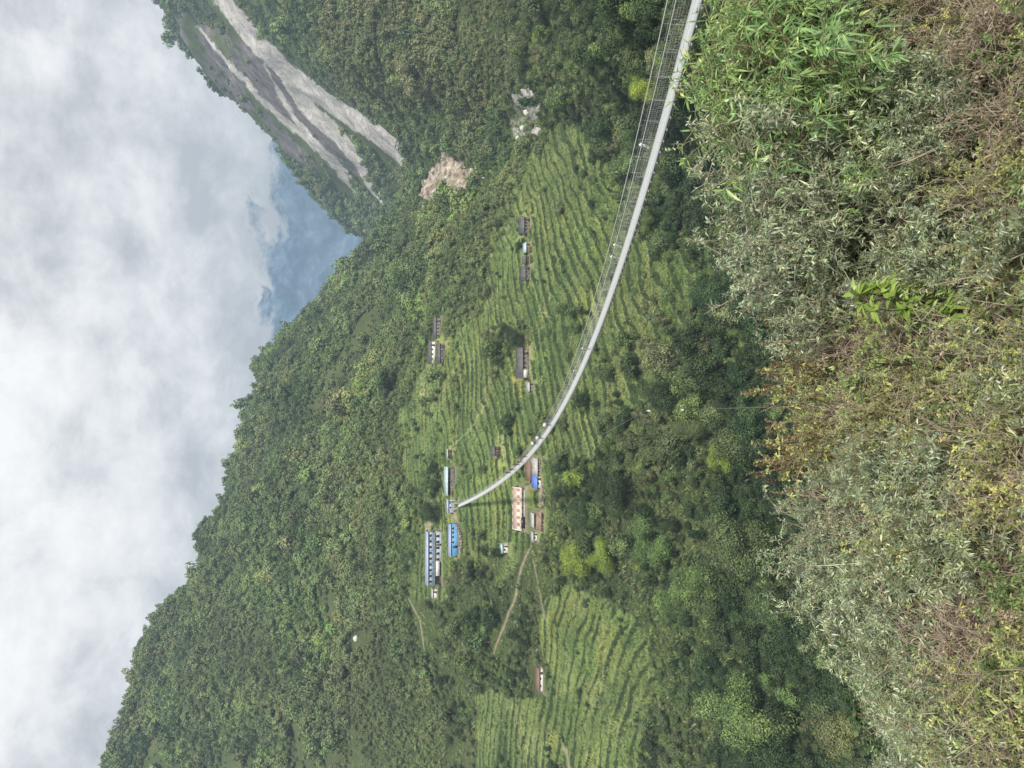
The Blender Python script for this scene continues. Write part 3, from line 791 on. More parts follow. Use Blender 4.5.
def woods():
    rng = np.random.default_rng(5)
    A = sow(118, 330, -.66, .66, lambda y: 2.15 if y < 250 else 2.7, 1)      # scrub and trees around the fields
    B = sow(330, 1420, -.66, .66, lambda y: 2.8 + (y - 330) / 330., 2)      # hillside forest
    Cc = sow(24, 118, .22, .75, lambda y: 2.7, 3)                           # wooded bank under the near end of the bridge
    XY = np.concatenate([A, B, Cc]); reg = np.concatenate([np.zeros(len(A), int), np.ones(len(B), int), np.full(len(Cc), 2)])
    x, y = XY.T
    z, px, py, f, t = h_field_mask(x, y)
    inb = (px > -120) & (px < 1100) & (py > -130) & (py < 900)
    w = 5 * fbm(x / 26, y / 26, 61, 4)
    bare = np.zeros(len(x), bool)
    for pl in SLIDE: bare |= (pline(px + w, py + w * .8, [(a, b, c * .95 + .5) for a, b, c in pl]) < 1.0) & (y > 700)
    scr = inpoly(px + 2 * w, py + 2 * w, SCREE) & (y > 700); bare |= scr & (rng.random(len(x)) < .95)
    bare |= inpoly(px + w, py + w, CLIFF) & (y > 420) & (y < 760)
    bare |= inpoly(px + w, py + w, RIVER) & (y > 330) & (y < 520) & (rng.random(len(x)) < .93)
    for pl in PATHS: bare |= (np.minimum(np.minimum(pline(px, py, pl), pline(px - 5, py, pl)), pline(px - 10, py, pl)) < 2.5) & (y > 200) & (y < 420)
    big = fbm(x / 60, y / 60, 51, 3); sml = fbm(x / 17, y / 17, 55, 3)
    # field trees only as rare bushes
    low_f = (px > 598 + 25 * sml) & (py < 430)
    keep = inb & ~bare & (~f | (rng.random(len(x)) < np.where(low_f, .13, np.where(fbm(x / 11, y / 11, 59, 3) > .42, .42, .015))))
    r = np.where(reg == 1, (1.85 + (y - 330) / 750) * np.exp(rng.normal(0, .36, len(x)) + .30 * big) * np.where(rng.random(len(x)) < .04, 1.7, 1), 1.12 * np.exp(rng.normal(.0, .36, len(x)) + .35 * big) * np.where(rng.random(len(x)) < .10, 2.1, 1))
    r = np.where(reg == 2, 1.25 * np.exp(rng.normal(0, .35, len(x))), r)
    # open scrub between lower fields
    scrub = (reg == 0) & (px > 545) & (px < 640) & (py > 560)
    r = np.where(scrub, r * .7, r)
    # rougher, lower growth on the slope just above the fields and in the middle distance
    glade = (reg == 1) & (fbm(x / 42, y / 42, 57, 3) > .62); keep &= ~(glade & (rng.random(len(x)) < .75)); r = np.where(glade, r * .55, r)
    open_ = (reg == 0) & (fbm(x / 15, y / 15, 58, 3) > .18) & (px < 720); keep &= ~(open_ & (rng.random(len(x)) < .8))
    low = (reg == 1) & (y < 420); r = np.where(low, r * .62, r)
    for (cx, cy, cz, hw, hd, an) in PADS:
        keep &= ~((np.abs(x - cx) < hw + .8 + r) & (np.abs(y - cy) < hd + .8 + r))
    top = r * 2.2
    keep &= ~blocks_view(x, y, z, top, r)
    # stay clear of the bridge
    d = BR_B - BR_A; L2 = d @ d
    tt = np.clip(((x - BR_A[0]) * d[0] + (y - BR_A[1]) * d[1]) / L2, -.05, 1)
    dist = np.hypot(x - BR_A[0] - tt * d[0], y - BR_A[1] - tt * d[1]); bz = np.polyval(BR_C, tt)
    keep &= ~((dist < r + 1.6) & (z + top > bz - 1.2))
    x, y, z, px, py, r, reg, big, sml, f = [k[keep] for k in (x, y, z, px, py, r, reg, big, sml, f)]
    vis = visible(x, y, z + r * 2.0)
    x, y, z, px, py, r, reg, big, sml, f = [k[vis] for k in (x, y, z, px, py, r, reg, big, sml, f)]
    n = len(x); u = rng.random(n) * .9 + sml * .55 + big * .35
    kind = np.where(u < .30, 1, np.where(u < .78, 0, np.where(u < 1.02, 3, 2)))
    kind = np.where((reg == 0) & (y < 172) & (rng.random(n) < .55), 1, kind)  # darker leaves low in the gorge: its shade put into the colour
    dry = (px > 330) & (px < 520) & (py < 110) & (y < 900)                       # browner spur, upper right of the upright view
    kind = np.where(dry & (rng.random(n) < .6), 2, kind)
    kind = np.where((reg != 1) & (rng.random(n) < .008), 4, kind)
    kind = np.where((reg == 1) & (kind == 3) & (rng.random(n) < .5), 0, kind)
    var = rng.integers(0, 4, n); rz = rng.uniform(0, 6.28, n)
    sq = rng.uniform(.85, 1.2, n) * np.where((reg == 0) & (r < 1.6), .8, 1); z = z - r * .22
    size = r * F / project(x, y, z)[2]
    inside = (px > 0) & (px < 1024) & (py > 0) & (py < 768)
    order = np.argsort(-np.where(inside & visible(x, y, z + r * 1.4), size, 0))
    return dict(x=x, y=y, z=z, r=r, kind=kind, var=var, rz=rz, sq=sq, reg=reg, px=px, py=py, order=order, size=size)
W = woods()
print('woods', len(W['x']), 'largest px radius', W['size'][W['order'][:5]], W['size'][W['order'][230]])
NAMED = 215
WORD = {'lf_dull': 'dull green', 'lf_dark': 'dark green', 'lf_olive': 'olive brown', 'lf_fresh': 'fresh green', 'lf_lime': 'lime green'}
FORM = ['round', 'broad low', 'tall narrow', 'full']
def make_tree(x, y, z, r, kind, var, rz, sq, lod, label, group, crown_label=None):
    t = empty('broadleaf_tree', (x, y, z), rz); t.scale = (r, r, r * sq)
    tag(t, label, 'tree', group)
    link(bpy.data.objects.new('crown', crown(kind, var, lod)), t); link(bpy.data.objects.new('trunk', trunk(var)), t)
    return t
for i in W['order'][:NAMED]:
    k = KINDS[W['kind'][i]]; v = int(W['var'][i])
    upx, upy = W['px'][i], W['py'][i]
    where = ('on the wooded bank below the near end of the footbridge' if W['reg'][i] == 2 else
             'in the scrub on the far side of the gorge' if W['y'][i] < 200 and upx > 620 else
             'at the edge of the terraced fields' if W['y'][i] < 330 else 'in the forest above the fields')
    lod = 2 if W['size'][i] > 16 else 1
    make_tree(float(W['x'][i]), float(W['y'][i]), float(W['z'][i]), float(W['r'][i]), k, v, float(W['rz'][i]), float(W['sq'][i]), lod,
              '%s %s tree %s' % (FORM[v], WORD[k], where), '%s %s trees %s' % (FORM[v], WORD[k], where))
rest = W['order'][NAMED:]
for reg, nm, lod in ((1, 'hillside_forest', 0), (0, 'gorge_scrub', 1), (2, 'bank_undergrowth', 1)):
    ii = rest[W['reg'][rest] == reg]
    if reg == 1:
        pass
    pr = [proto('source_%s_%d' % (k, v), [crown(k, v, lod), trunk(v)]) for k in KINDS for v in range(4)]
    o = scatter(nm, pr, np.stack([W['x'], W['y'], W['z']], -1)[ii], W['rz'][ii], W['r'][ii], W['kind'][ii] * 4 + W['var'][ii], (W['r'] * W['sq'])[ii])
    tag(o, kind='stuff')

# ------------------------------------------------------------------ trees one can tell apart
def hero(px, py, dia, kind, var, label, dist=None, sq=1.0):
    if dist is None:
        c = at(px + dia * .45, py); dist = c.y
    a, s = az_of(768 - py, px), slope_of(px)
    x, y, zc = a * dist, dist, s * dist
    d = float(project(x, y, zc)[2]); r = dia * .5 * d / F
    g = float(ground(np.array([x]), np.array([y]))[0])
    zb = zc - SHAPES[var][3] * r * sq
    t = make_tree(x, y, zb, r, kind, var, rnd.uniform(0, 6), sq, 3, label, None)
    if zb > g + .2:             # longer stem down to the slope
        mb = MB(); h = (zb - g) / r
        mb.tube([(0, 0, -h / sq - .3), (.03, .02, -h / sq * .5), (0, 0, .1)], [.12, .1, .085], 6)
        for c in t.children:
            if c.name.startswith('trunk'):
                me = c.data.copy(); c.data = me; bm = bmesh.new(); bm.from_mesh(me)
                tmp = mb.mesh('stem', M['bark']); bm.from_mesh(tmp); bm.to_mesh(me); bm.free(); bpy.data.meshes.remove(tmp)
    return t
hero(645, 87, 40, 'lf_lime', 3, 'bright lime green tree directly behind the near part of the footbridge')
hero(633, 134, 32, 'lf_fresh', 0, 'round mid green tree next to the lime green one behind the footbridge')
hero(648, 222, 26, 'lf_fresh', 1, 'small yellowish green bush just behind the footbridge below the terraces')
hero(577, 560, 40, 'lf_lime', 1, 'lime green bamboo grove just below the rust roofed house', sq=1.2)
hero(604, 556, 34, 'lf_lime', 0, 'second lime green grove, the lower one beneath the rust roofed house')
hero(722, 458, 36, 'lf_lime', 3, 'bright yellow green tree in the dark gorge beside the power line')
hero(742, 714, 78, 'lf_fresh', 3, 'big spreading green tree standing at the left end of the gorge')
hero(692, 590, 60, 'lf_fresh', 2, 'tall pale green tree in the middle of the gorge slope')
hero(745, 545, 78, 'lf_dull', 0, 'wide dull green tree rising from the gorge just beyond the grey shrubs')
hero(770, 600, 60, 'lf_dull', 3, 'dull green tree standing in front of the wide one in the gorge')
hero(650, 545, 50, 'lf_fresh', 1, 'leafy green tree on the slope under the lime grove')
hero(515, 340, 24, 'lf_dark', 0, 'dark tree standing over the slate roofed stone house', sq=.9)
hero(505, 332, 18, 'lf_dark', 1, 'smaller dark tree uphill of the slate roofed stone house')
hero(836, 738, 66, 'lf_olive', 1, 'low olive mound of a tree beyond the bushes at the brow', 24)
hero(715, 300, 56, 'lf_dark', 0, 'dark green tree in the gorge below the middle of the footbridge')
hero(665, 395, 50, 'lf_dark', 2, 'dark tree beside the wire below the terraces', sq=.9)
hero(610, 490, 50, 'lf_dark', 1, 'broad dark tree below the blue tarpaulin shed')
hero(585, 515, 34, 'lf_dark', 3, 'dark green tree close under the rust roofed house')
hero(700, 425, 44, 'lf_dull', 2, 'grey green tree above the bright yellow green one in the gorge')
hero(430, 512, 26, 'lf_dark', 0, 'dark bushy tree at the forest edge above the blue lodge')
hero(497, 552, 16, 'lf_dark', 2, 'little dark tree behind the stilt hut')

# ------------------------------------------------------------------ crops on the terraces
def crop_proto(seed, kind, h, nb):
    rng = np.random.default_rng(seed)
    Pb = np.stack([rng.normal(0, .26, nb), rng.normal(0, .26, nb), rng.uniform(0, .25, nb) * h], -1)
    D = np.stack([rng.normal(0, .5, nb), rng.normal(0, .5, nb), np.ones(nb)], -1)
    V, q, t = blades(Pb, D, np.tile([[.3, 1, .2]], (nb, 1)) + rng.normal(0, .4, (nb, 3)), rng.uniform(.6, 1.1, nb) * h, rng.uniform(.10, .2, nb), rng.uniform(.1, .6, nb))
    return bpy.data.objects.new('crop_source', mesh_np('crop', V, q, t, (M[kind],)))
def crops():
    rng = np.random.default_rng(9)
    XY = sow(165, 415, -.52, .44, lambda y: .74 + (y - 165) / 600., 4)
    x, y = XY.T; z, px, py, f, t = h_field_mask(x, y)
    _, fr = terrace(x, y, z, f * 1.0)
    dens = .42 + .4 * fbm(x / 22, y / 22, 101, 3)
    k = f & (px > 0) & (px < 760) & (py > -40) & (py < 820)
    k &= ((fr < .6) | ((fr > .62) & (rng.random(len(x)) < .6))) & (rng.random(len(x)) < dens + .25)
    k |= f & (rng.random(len(x)) < .05) & (py > -40) & (py < 800)
    for pl in PATHS: k &= ~(pline(px, py, pl) < 1.0)
    for (cx, cy, cz, hw, hd, an) in PADS: k &= ~((np.abs(x - cx) < hw + 1.2) & (np.abs(y - cy) < hd + 1.2))
    x, y = x[k], y[k]; z = ground(x, y); fr = fr[k]
    n = len(x); hs = np.exp(rng.normal(-.05, .3, n)) * np.where(fr > .6, .6, 1)
    patch = fbm(x / 30, y / 16, 103, 2)
    pick = np.where(patch > .25, 2, 0) + rng.integers(0, 2, n)
    pick = np.where(rng.random(n) < .08, 4, pick); pick = np.where((fr > .6) & (rng.random(n) < .7), 4, pick)
    pr = [crop_proto(1, 'lf_crop', .75, 12), crop_proto(2, 'lf_crop', .95, 12), crop_proto(3, 'lf_fresh', .8, 12), crop_proto(4, 'lf_fresh', 1.0, 12), crop_proto(5, 'lf_dark', .8, 14)]
    o = scatter('terrace_crops', pr, np.stack([x, y, z - .03], -1), rng.uniform(0, 6.28, n), hs, pick)
    tag(o, kind='stuff'); print('crops', n)
crops()
def scrub_cover():
    rng = np.random.default_rng(19)
    XY = sow(120, 420, -.60, .60, lambda y: 1.0 + (y - 120) / 330., 8)
    x, y = XY.T; z, px, py, f, t = h_field_mask(x, y)
    k = ~f & (px > 0) & (px < 900) & (py > -50) & (py < 830)
    for pl in PATHS: k &= ~(pline(px, py, pl) < 1.2)
    for (cx, cy, cz, hw, hd, an) in PADS: k &= ~((np.abs(x - cx) < hw + 1.2) & (np.abs(y - cy) < hd + 1.2))
    x, y, z = x[k], y[k], z[k]; k = visible(x, y, z + 1.2); x, y = x[k], y[k]; z = ground(x, y); n = len(x)
    k = ~blocks_view(x, y, z, np.full(n, .8), np.full(n, .5)); x, y, z = x[k], y[k], z[k]; n = len(x)
    big = fbm(x / 26, y / 26, 111, 3)
    pick = np.where((y < 215) & (rng.random(n) < np.where(y < 172, .9, .55)), np.where(y < 172, np.where(rng.random(n) < .4, 4, rng.integers(1, 4, n)), rng.integers(2, 5, n)), np.where(big > .12, rng.integers(0, 2, n), np.where(big > -.2, rng.integers(1, 4, n), rng.integers(2, 5, n))))  # darker tufts towards the gorge floor stand in for its shade
    pr = [crop_proto(11, 'lf_crop', .9, 14), crop_proto(12, 'lf_fresh', 1.0, 16), crop_proto(13, 'lf_dull', .9, 18), crop_proto(14, 'lf_olive', .9, 16), crop_proto(15, 'lf_dark', 1.1, 18)]
    o = scatter('rough_grass', pr, np.stack([x, y, z - .05], -1), rng.uniform(0, 6.28, n), np.exp(rng.normal(.1, .35, n)), pick); tag(o, kind='stuff'); print('scrub', n)
scrub_cover()

# ------------------------------------------------------------------ buildings
def wins(t, xs, z0, z1, w, y=-.03, frame='frame', pane='dark', parent=None):
    for x in xs:
        f = MB().box(x - w / 2, x + w / 2, y - .05, y + .02, z0, z1).build('window', M[frame], parent or t)
        MB().box(x - w / 2 + w * .12, x + w / 2 - w * .12, y - .075, y - .052, z0 + (z1 - z0) * .1, z1 - (z1 - z0) * .1).build('pane', M[pane], f)
def door(t, x, w, h, y=-.03, z0=0, mat='wood'):
    d = MB().box(x - w / 2, x + w / 2, y - .06, y + .02, z0, z0 + h).build('door', M[mat], t)
    MB().tube([(x + w * .3, y - .12, z0 + h * .48), (x + w * .3, y - .12, z0 + h * .56)], .02, 5).build('handle', M['cable'], d)
def walls(t, w, dp, h, mat, y0=0.0, z0=0.0, x0=0.0, foot=1.5):
    return MB().box(x0 - w / 2, x0 + w / 2, y0, y0 + dp, z0 - foot, z0 + h).build('wall', M[mat], t)
def roof_gable(t, w, dp, z, rise, mat, y0=0.0, x0=0.0, eave=.5, th=.1, wallmat=None):
    ym = y0 + dp / 2; ya, yb = y0 - eave, y0 + dp + eave; k = rise / (dp / 2); zl = z - eave * k
    mb = MB(); a, b = x0 - w / 2 - eave * .7, x0 + w / 2 + eave * .7
    for (p_, q_, zz1, zz2) in ((ya, ym, zl, z + rise), (ym, yb, z + rise, zl)):
        mb.hexa([(a, p_, zz1 + .02), (b, p_, zz1 + .02), (b, q_, zz2 + .02), (a, q_, zz2 + .02), (a, p_, zz1 + th), (b, p_, zz1 + th), (b, q_, zz2 + th), (a, q_, zz2 + th)])
    r = mb.build('roof', M[mat], t)
    if wallmat:
        g = MB()
        for s in (x0 - w / 2, x0 + w / 2 - .2):
            b_ = len(g.v); g.v += [(s, y0, z), (s, y0 + dp, z), (s, ym, z + rise), (s + .2, y0, z), (s + .2, y0 + dp, z), (s + .2, ym, z + rise)]
            g.t += [(b_, b_ + 2, b_ + 1), (b_ + 3, b_ + 4, b_ + 5)]
        g.build('gable_wall', M[wallmat], t)
    MB().tube([(a, ym, z + rise + th + .02), (b, ym, z + rise + th + .02)], .09, 6).build('ridge_cap', M[mat], r)
    return r
def roof_shed(t, w, dp, z, rise, mat, y0=0.0, x0=0.0, eave=.45, th=.09):
    a, b = x0 - w / 2 - eave * .7, x0 + w / 2 + eave * .7; k = rise / dp; ya, yb = y0 - eave, y0 + dp + eave
    za, zb = z - eave * k + .02, z + rise + eave * k + .02
    return MB().hexa([(a, ya, za), (b, ya, za), (b, yb, zb), (a, yb, zb), (a, ya, za + th), (b, ya, za + th), (b, yb, zb + th), (a, yb, zb + th)]).build('roof', M[mat], t)
def start(key, name, label, cat='house', group=None):
    c, w, mpp, an = PLOT[key]; t = empty(name, c, an); tag(t, label, cat, group); return t, w, mpp

# long two storey lodge, blue roof
t, w, m = start('lodge', 'lodge', 'long two storey lodge with blue roof and row of windows, topmost in the village', 'lodge')
h1 = 6.3 * m; wl = w * .56; xl = w * .5 - wl / 2
walls(t, wl, 5.6, h1, 'grey_wall', 0, 0, xl)
MB().box(-w / 2, w / 2 - wl - .01, 1.2, 5.6, -1.5, h1).build('plinth', M['stone'], t)
MB().box(-w / 2 - .1, w / 2 + .1, -.5, 5.7, h1 + .005, h1 + .17).build('balcony_floor', M['concrete'], t)
MB().box(-w / 2, w / 2, 1.4, 5.6, h1 + .175, h1 + 7.0 * m).build('wall', M['grey_wall'], t)
n = 9
for i in range(n):
    x = -w / 2 + w * (i + .5) / n
    wins(t, [x], h1 + .17 + 1.0, h1 + 7.0 * m - .35, w / n * .55, 1.37)
    MB().box(x + w / n * .33, x + w / n * .48, 1.34, 1.395, h1 + .4, h1 + 6.8 * m).build('wall_panel', M['blue_wall' if i % 2 else 'white_wall'], t)
for i in range(5): wins(t, [xl - wl / 2 + wl * (i + .5) / 5], .7, h1 - .3, wl / 5 * .55)
door(t, xl + wl * .1, .8, 1.9)
MB().box(-w * .32, -w * .04, -.2, 1.15, .6, h1 - .25).build('white_annexe', M['white_wall'], t)
rl = MB()
for i in range(13): x = -w / 2 + w * i / 12; rl.box(x - .04, x + .04, -.48, -.40, h1 + .17, h1 + 1.05)
rl.box(-w / 2, w / 2, -.47, -.41, h1 + 1.055, h1 + 1.12).build('balcony_rail', M['blue_wall'], t)
roof_gable(t, w, 4.4, h1 + 7.0 * m, 0.8, 'lilac_roof', 1.3, 0, .5, .1, 'grey_wall')
t, w, m = start('white_shed', 'white_shed', 'small white shed at the far end of the long blue lodge', 'shed')
walls(t, w, 3, 4 * m, 'white_wall'); door(t, w * .25, .8, 1.3); roof_shed(t, w, 3, 4 * m, .5, 'zinc_roof')
# bright blue house
t, w, m = start('blue_house', 'blue_house', 'bright blue walled house with windows next to the bridge end', 'house')
walls(t, w, 4.5, 7.2 * m, 'blue_wall'); wins(t, [-w * .05, w * .12, w * .27, w * .40], 4.0 * m, 6.3 * m, w * .085, pane='dark')
door(t, -w * .2, .9, 1.9, mat='dark'); roof_gable(t, w, 4.5, 7.2 * m, 0.6, 'lilac_roof', 0, 0, .4, .1, 'blue_wall')
MB().box(-w * .42, w / 2 + .3, -1.5, -.01, -1.6, .12).build('terrace', M['stone'], t)
# long cyan roofed shed
t, w, m = start('long_shed', 'long_shed', 'long open fronted shed with pale cyan roof on a stone wall beside the bridge end', 'shed')
MB().box(-w / 2 - .3, w / 2, 0, 4.2, -1.6, 4.4 * m).build('stone_base', M['stone'], t)
MB().box(-w / 2, w / 2, 3.9, 4.15, 4.4 * m + .01, 7.3 * m).build('back_wall', M['grey_wall'], t)
for i in range(6): MB().box(-w / 2 + (w - .15) * i / 5, -w / 2 + (w - .15) * i / 5 + .15, .35, .5, 4.4 * m + .01, 7.3 * m).build('post', M['wood'], t)
MB().box(-w / 2 + .2, -.1, .8, 1.0, 4.4 * m + .01, 7.0 * m).build('front_shade_panel', M['dark'], t)  # dark sheet painted for the shade inside the open front
roof_shed(t, w, 3.9, 7.2 * m, 1.0, 'cyan_roof', .2)
def hut(key, name, label, cat, hpx, dp, wall, roof, rise, nwin=1, gable=False, group=None, drx=.2, wpane='dark', eave=.45, dmat='wood'):
    t, w, m = start(key, name, label, cat, group); h = hpx * m * 1.12; rise *= .72
    walls(t, w * .94, dp, h, wall)
    if nwin: wins(t, [-w * .38 + w * .62 * (i + .5) / nwin for i in range(nwin)], h * .42, h * .8, min(.9, w * .5 / nwin), pane=wpane)
    door(t, w * (drx + .12), min(.9, w * .22), min(1.85, h * .75), mat=dmat)
    (roof_gable(t, w * .94, dp, h, rise, roof, 0, 0, eave, .1, wall) if gable else roof_shed(t, w * .94, dp, h, rise, roof, 0, 0, eave))
    return t, w, m, h
hut('gate_shed', 'gate_shed', 'little grey shed with faded lilac roof right behind the bridge pylons', 'shed', 5, 2.4, 'grey_wall', 'lilac_roof', .5, 1)
hut('small_hut', 'field_hut', 'tiny dark hut with grey roof, uphill beyond the cyan roofed shed', 'hut', 3.6, 2.2, 'wood', 'zinc_roof', .4, 1)
hut('field_hut', 'field_hut', 'dark square hut standing alone in the terraces above the middle of the village', 'hut', 6, 3, 'wood', 'dark_roof', 1.2, 1, True)
t, w, m, h = hut('stilt_hut', 'stilt_hut', 'small pale blue and white hut standing below the blue house', 'hut', 5, 2.6, 'white_wall', 'cyan_roof', .5, 1)
MB().tube([(w * .7, .3, -1), (w * .7, .3, 20 * m)], .07, 6).build('mast', M['cable'], t)
# patched roof house
t, w, m = start('panel_house', 'panel_roof_house', 'long house with patched rust and white roof panels below the bridge', 'house'); h = 4.6 * m
walls(t, w * .9, 5.4, h, 'white_wall'); wins(t, [w * .36, w * .22], h * .3, h * .8, .9); wins(t, [-w * .12, w * .03], h * .3, h * .8, .8)
MB().box(-w * .45, -w * .19, -.9, -.02, 0, h * .82).build('veranda_shade', M['dark'], t)  # solid dark block, shade of the open veranda put into its colour
roof_gable(t, w * .95, 5.4, h, 2.0, 'panel_roof', 0, 0, .7, .1, 'white_wall')
for s in (-1, 1): MB().hexa([(s * w * .5 - .12, -.6, h - .5), (s * w * .5 + .12, -.6, h - .5), (s * w * .5 + .12, 2.7, h + 1.7), (s * w * .5 - .12, 2.7, h + 1.7)] + [(s * w * .5 - .12, -.6, h - .2), (s * w * .5 + .12, -.6, h - .2), (s * w * .5 + .12, 2.7, h + 2.3), (s * w * .5 - .12, 2.7, h + 2.3)]).build('barge_board', M['frame'], t)
hut('brown_house', 'brown_roof_house', 'narrow house with red brown roof right under the bridge', 'house', 2.2, 3.4, 'tan_stone', 'brown_roof', 1.3, 2)
hut('zinc_house', 'zinc_roof_house', 'house with wide grey white metal roof in front of the red brown roof', 'house', 3.4, 4.2, 'tan_stone', 'zinc_roof', 1.6, 2, dmat='rust_roof')
hut('tarp_shed', 'tarpaulin_shed', 'shed covered with a blue tarpaulin beside the grey metal roof', 'shed', 3.6, 3.2, 'white_wall', 'tarp', 1.2, 1)
hut('rust_house', 'rust_roof_house', 'low house with rusted orange roof at the lower edge of the village', 'house', 2.6, 4.2, 'tan_stone', 'rust_roof', 1.5, 2)
hut('grey_shed', 'grey_shed', 'thin grey roofed shed just above the rusted orange roof', 'shed', 2.0, 2.4, 'wood', 'zinc_roof', .8, 1)
hut('white_hut', 'white_hut', 'little white hut at the end of the tan footpath', 'hut', 3.4, 2.2, 'white_wall', 'zinc_roof', .4, 1)
hut('ridge_house', 'stone_house', 'long dark roofed stone house in the upper hamlet, nearest the dark trees', 'house', 4.5, 4, 'tan_stone', 'dark_roof', 1.6, 4, True)
hut('upper_house', 'stone_house', 'pale walled stone house at the top of the upper hamlet', 'house', 4.0, 3.4, 'white_wall', 'dark_roof', 1.3, 3, True)
hut('lower_house', 'stone_house', 'dark stone house with white end wall in the front of the upper hamlet', 'house', 4.6, 4, 'stone', 'dark_roof', 1.7, 3, True)
t, w, m, h = hut('slate_house', 'stone_house', 'stone house with dark slate roof and white window bays alone among terraces', 'house', 6.5, 5.2, 'tan_stone', 'dark_roof', 2.2, 4, True, eave=.7)
MB().box(-w / 2 - .6, w * .45, -1.5, -.02, -1.5, .1).build('yard', M['tan_stone'], t)
MB().box(-w * .49, -w * .22, -.4, -.01, .2, h * .85).build('white_gable', M['white_wall'], t)
hut('straw_hut', 'straw_hut', 'pale straw coloured hut just below the slate roofed house', 'hut', 3.2, 2.2, 'tan_stone', 'zinc_roof', .7, 0)
hut('stone_store', 'stone_store', 'small white stone store uphill of the slate roofed house', 'store', 2.6, 2.2, 'white_wall', 'dark_roof', .5, 0)
t, w, m, h = hut('gable_house', 'stone_house', 'house with dark grey gable roof and brown yard in the far hamlet', 'house', 6.2, 4.6, 'tan_stone', 'dark_roof', 2.0, 3, True, eave=.7)
hut('bluish_shed', 'blue_white_shed', 'small shed with pale blue roof in the middle of the far hamlet', 'shed', 3.4, 3, 'rust_roof', 'cyan_roof', .9, 1)
hut('dark_house', 'stone_house', 'dark roofed house at the near end of the far hamlet', 'house', 4.6, 4, 'stone', 'dark_roof', 1.9, 2, True)
hut('lean_to', 'lean_to_shed', 'brown lean to between the sheds of the far hamlet', 'shed', 3.2, 2.4, 'wood', 'dark_roof', .9, 0)
t, w, m, h = hut('white_store', 'roadside_store', 'low white and rust coloured store above the lower left terraces', 'store', 3.4, 3, 'white_wall', 'brown_roof', 1.0, 2)

# retaining walls between the lower houses, and a pale boulder in the forest
def retaining(px, y0, y1, h, label):
    a, b = at(px, y0), at(px, y1); n = 12; mb = MB(); pts = []
    for i in range(n + 1):
        p_ = a.lerp(b, i / n); p_.z = float(ground(np.array([p_.x]), np.array([p_.y]))[0]); pts.append(p_ - a)
    d = (b - a); s_ = Vector((-d.y, d.x, 0)).normalized() * .25
    for p_, q in zip(pts[:-1], pts[1:]):
        z0, z1 = Vector((0, 0, -.6)), Vector((0, 0, h))
        mb.hexa([p_ - s_ + z0, q - s_ + z0, q + s_ + z0, p_ + s_ + z0, p_ - s_ + z1, q - s_ + z1, q + s_ + z1, p_ + s_ + z1])
    o = mb.build('retaining_wall', M['tan_stone']); o.location = a; tag(o, label, 'wall')
retaining(527.5, 474, 532, .8, 'long low stone retaining wall between the patched roof house and the rust roofs')
retaining(545, 484, 506, .9, 'short pale stone wall around the yard beside the blue tarpaulin')
retaining(462, 522, 553, 1.0, 'grey stone terrace wall in front of the bright blue house')
def boulder(px, py, dia, label):
    c = at(px, py); r = dia * .5 * float(project(c.x, c.y, c.z)[2]) / F
    bm = bmesh.new(); bmesh.ops.create_icosphere(bm, subdivisions=3, radius=r)
    for v in bm.verts:
        k = 1 + .22 * float(fbm(np.array([v.co.x / r * 1.3 + 5]), np.array([v.co.y / r * 1.3 + v.co.z / r]), 131, 3)[0]); v.co *= k; v.co.z *= .9
    me = bpy.data.meshes.new('boulder'); bm.to_mesh(me); bm.free(); me.materials.append(M['boulder'])
    o = link(bpy.data.objects.new('boulder', me)); o.location = c + Vector((0, 0, r * .5)); tag(o, label, 'boulder')
M['boulder'] = solid('pale_boulder', (.70, .68, .62), (.45, .43, .38), .8, .9, 0, .3)
boulder(358, 638, 6.5, 'pale boulder showing among the forest trees above and left of the lodge')
for k_, (px, py, dia) in enumerate([(522, 104, 6), (529, 112, 8), (524, 128, 6), (519, 138, 5), (536, 104, 5)]):
    boulder(px, py, dia, ['white boulder at the upper end of the river bed', 'biggest white boulder in the middle of the river bed', 'white boulder in the lower half of the river bed',
                          'pale boulder at the lowest end of the river bed', 'small white boulder near the corner of the terraces'][k_])

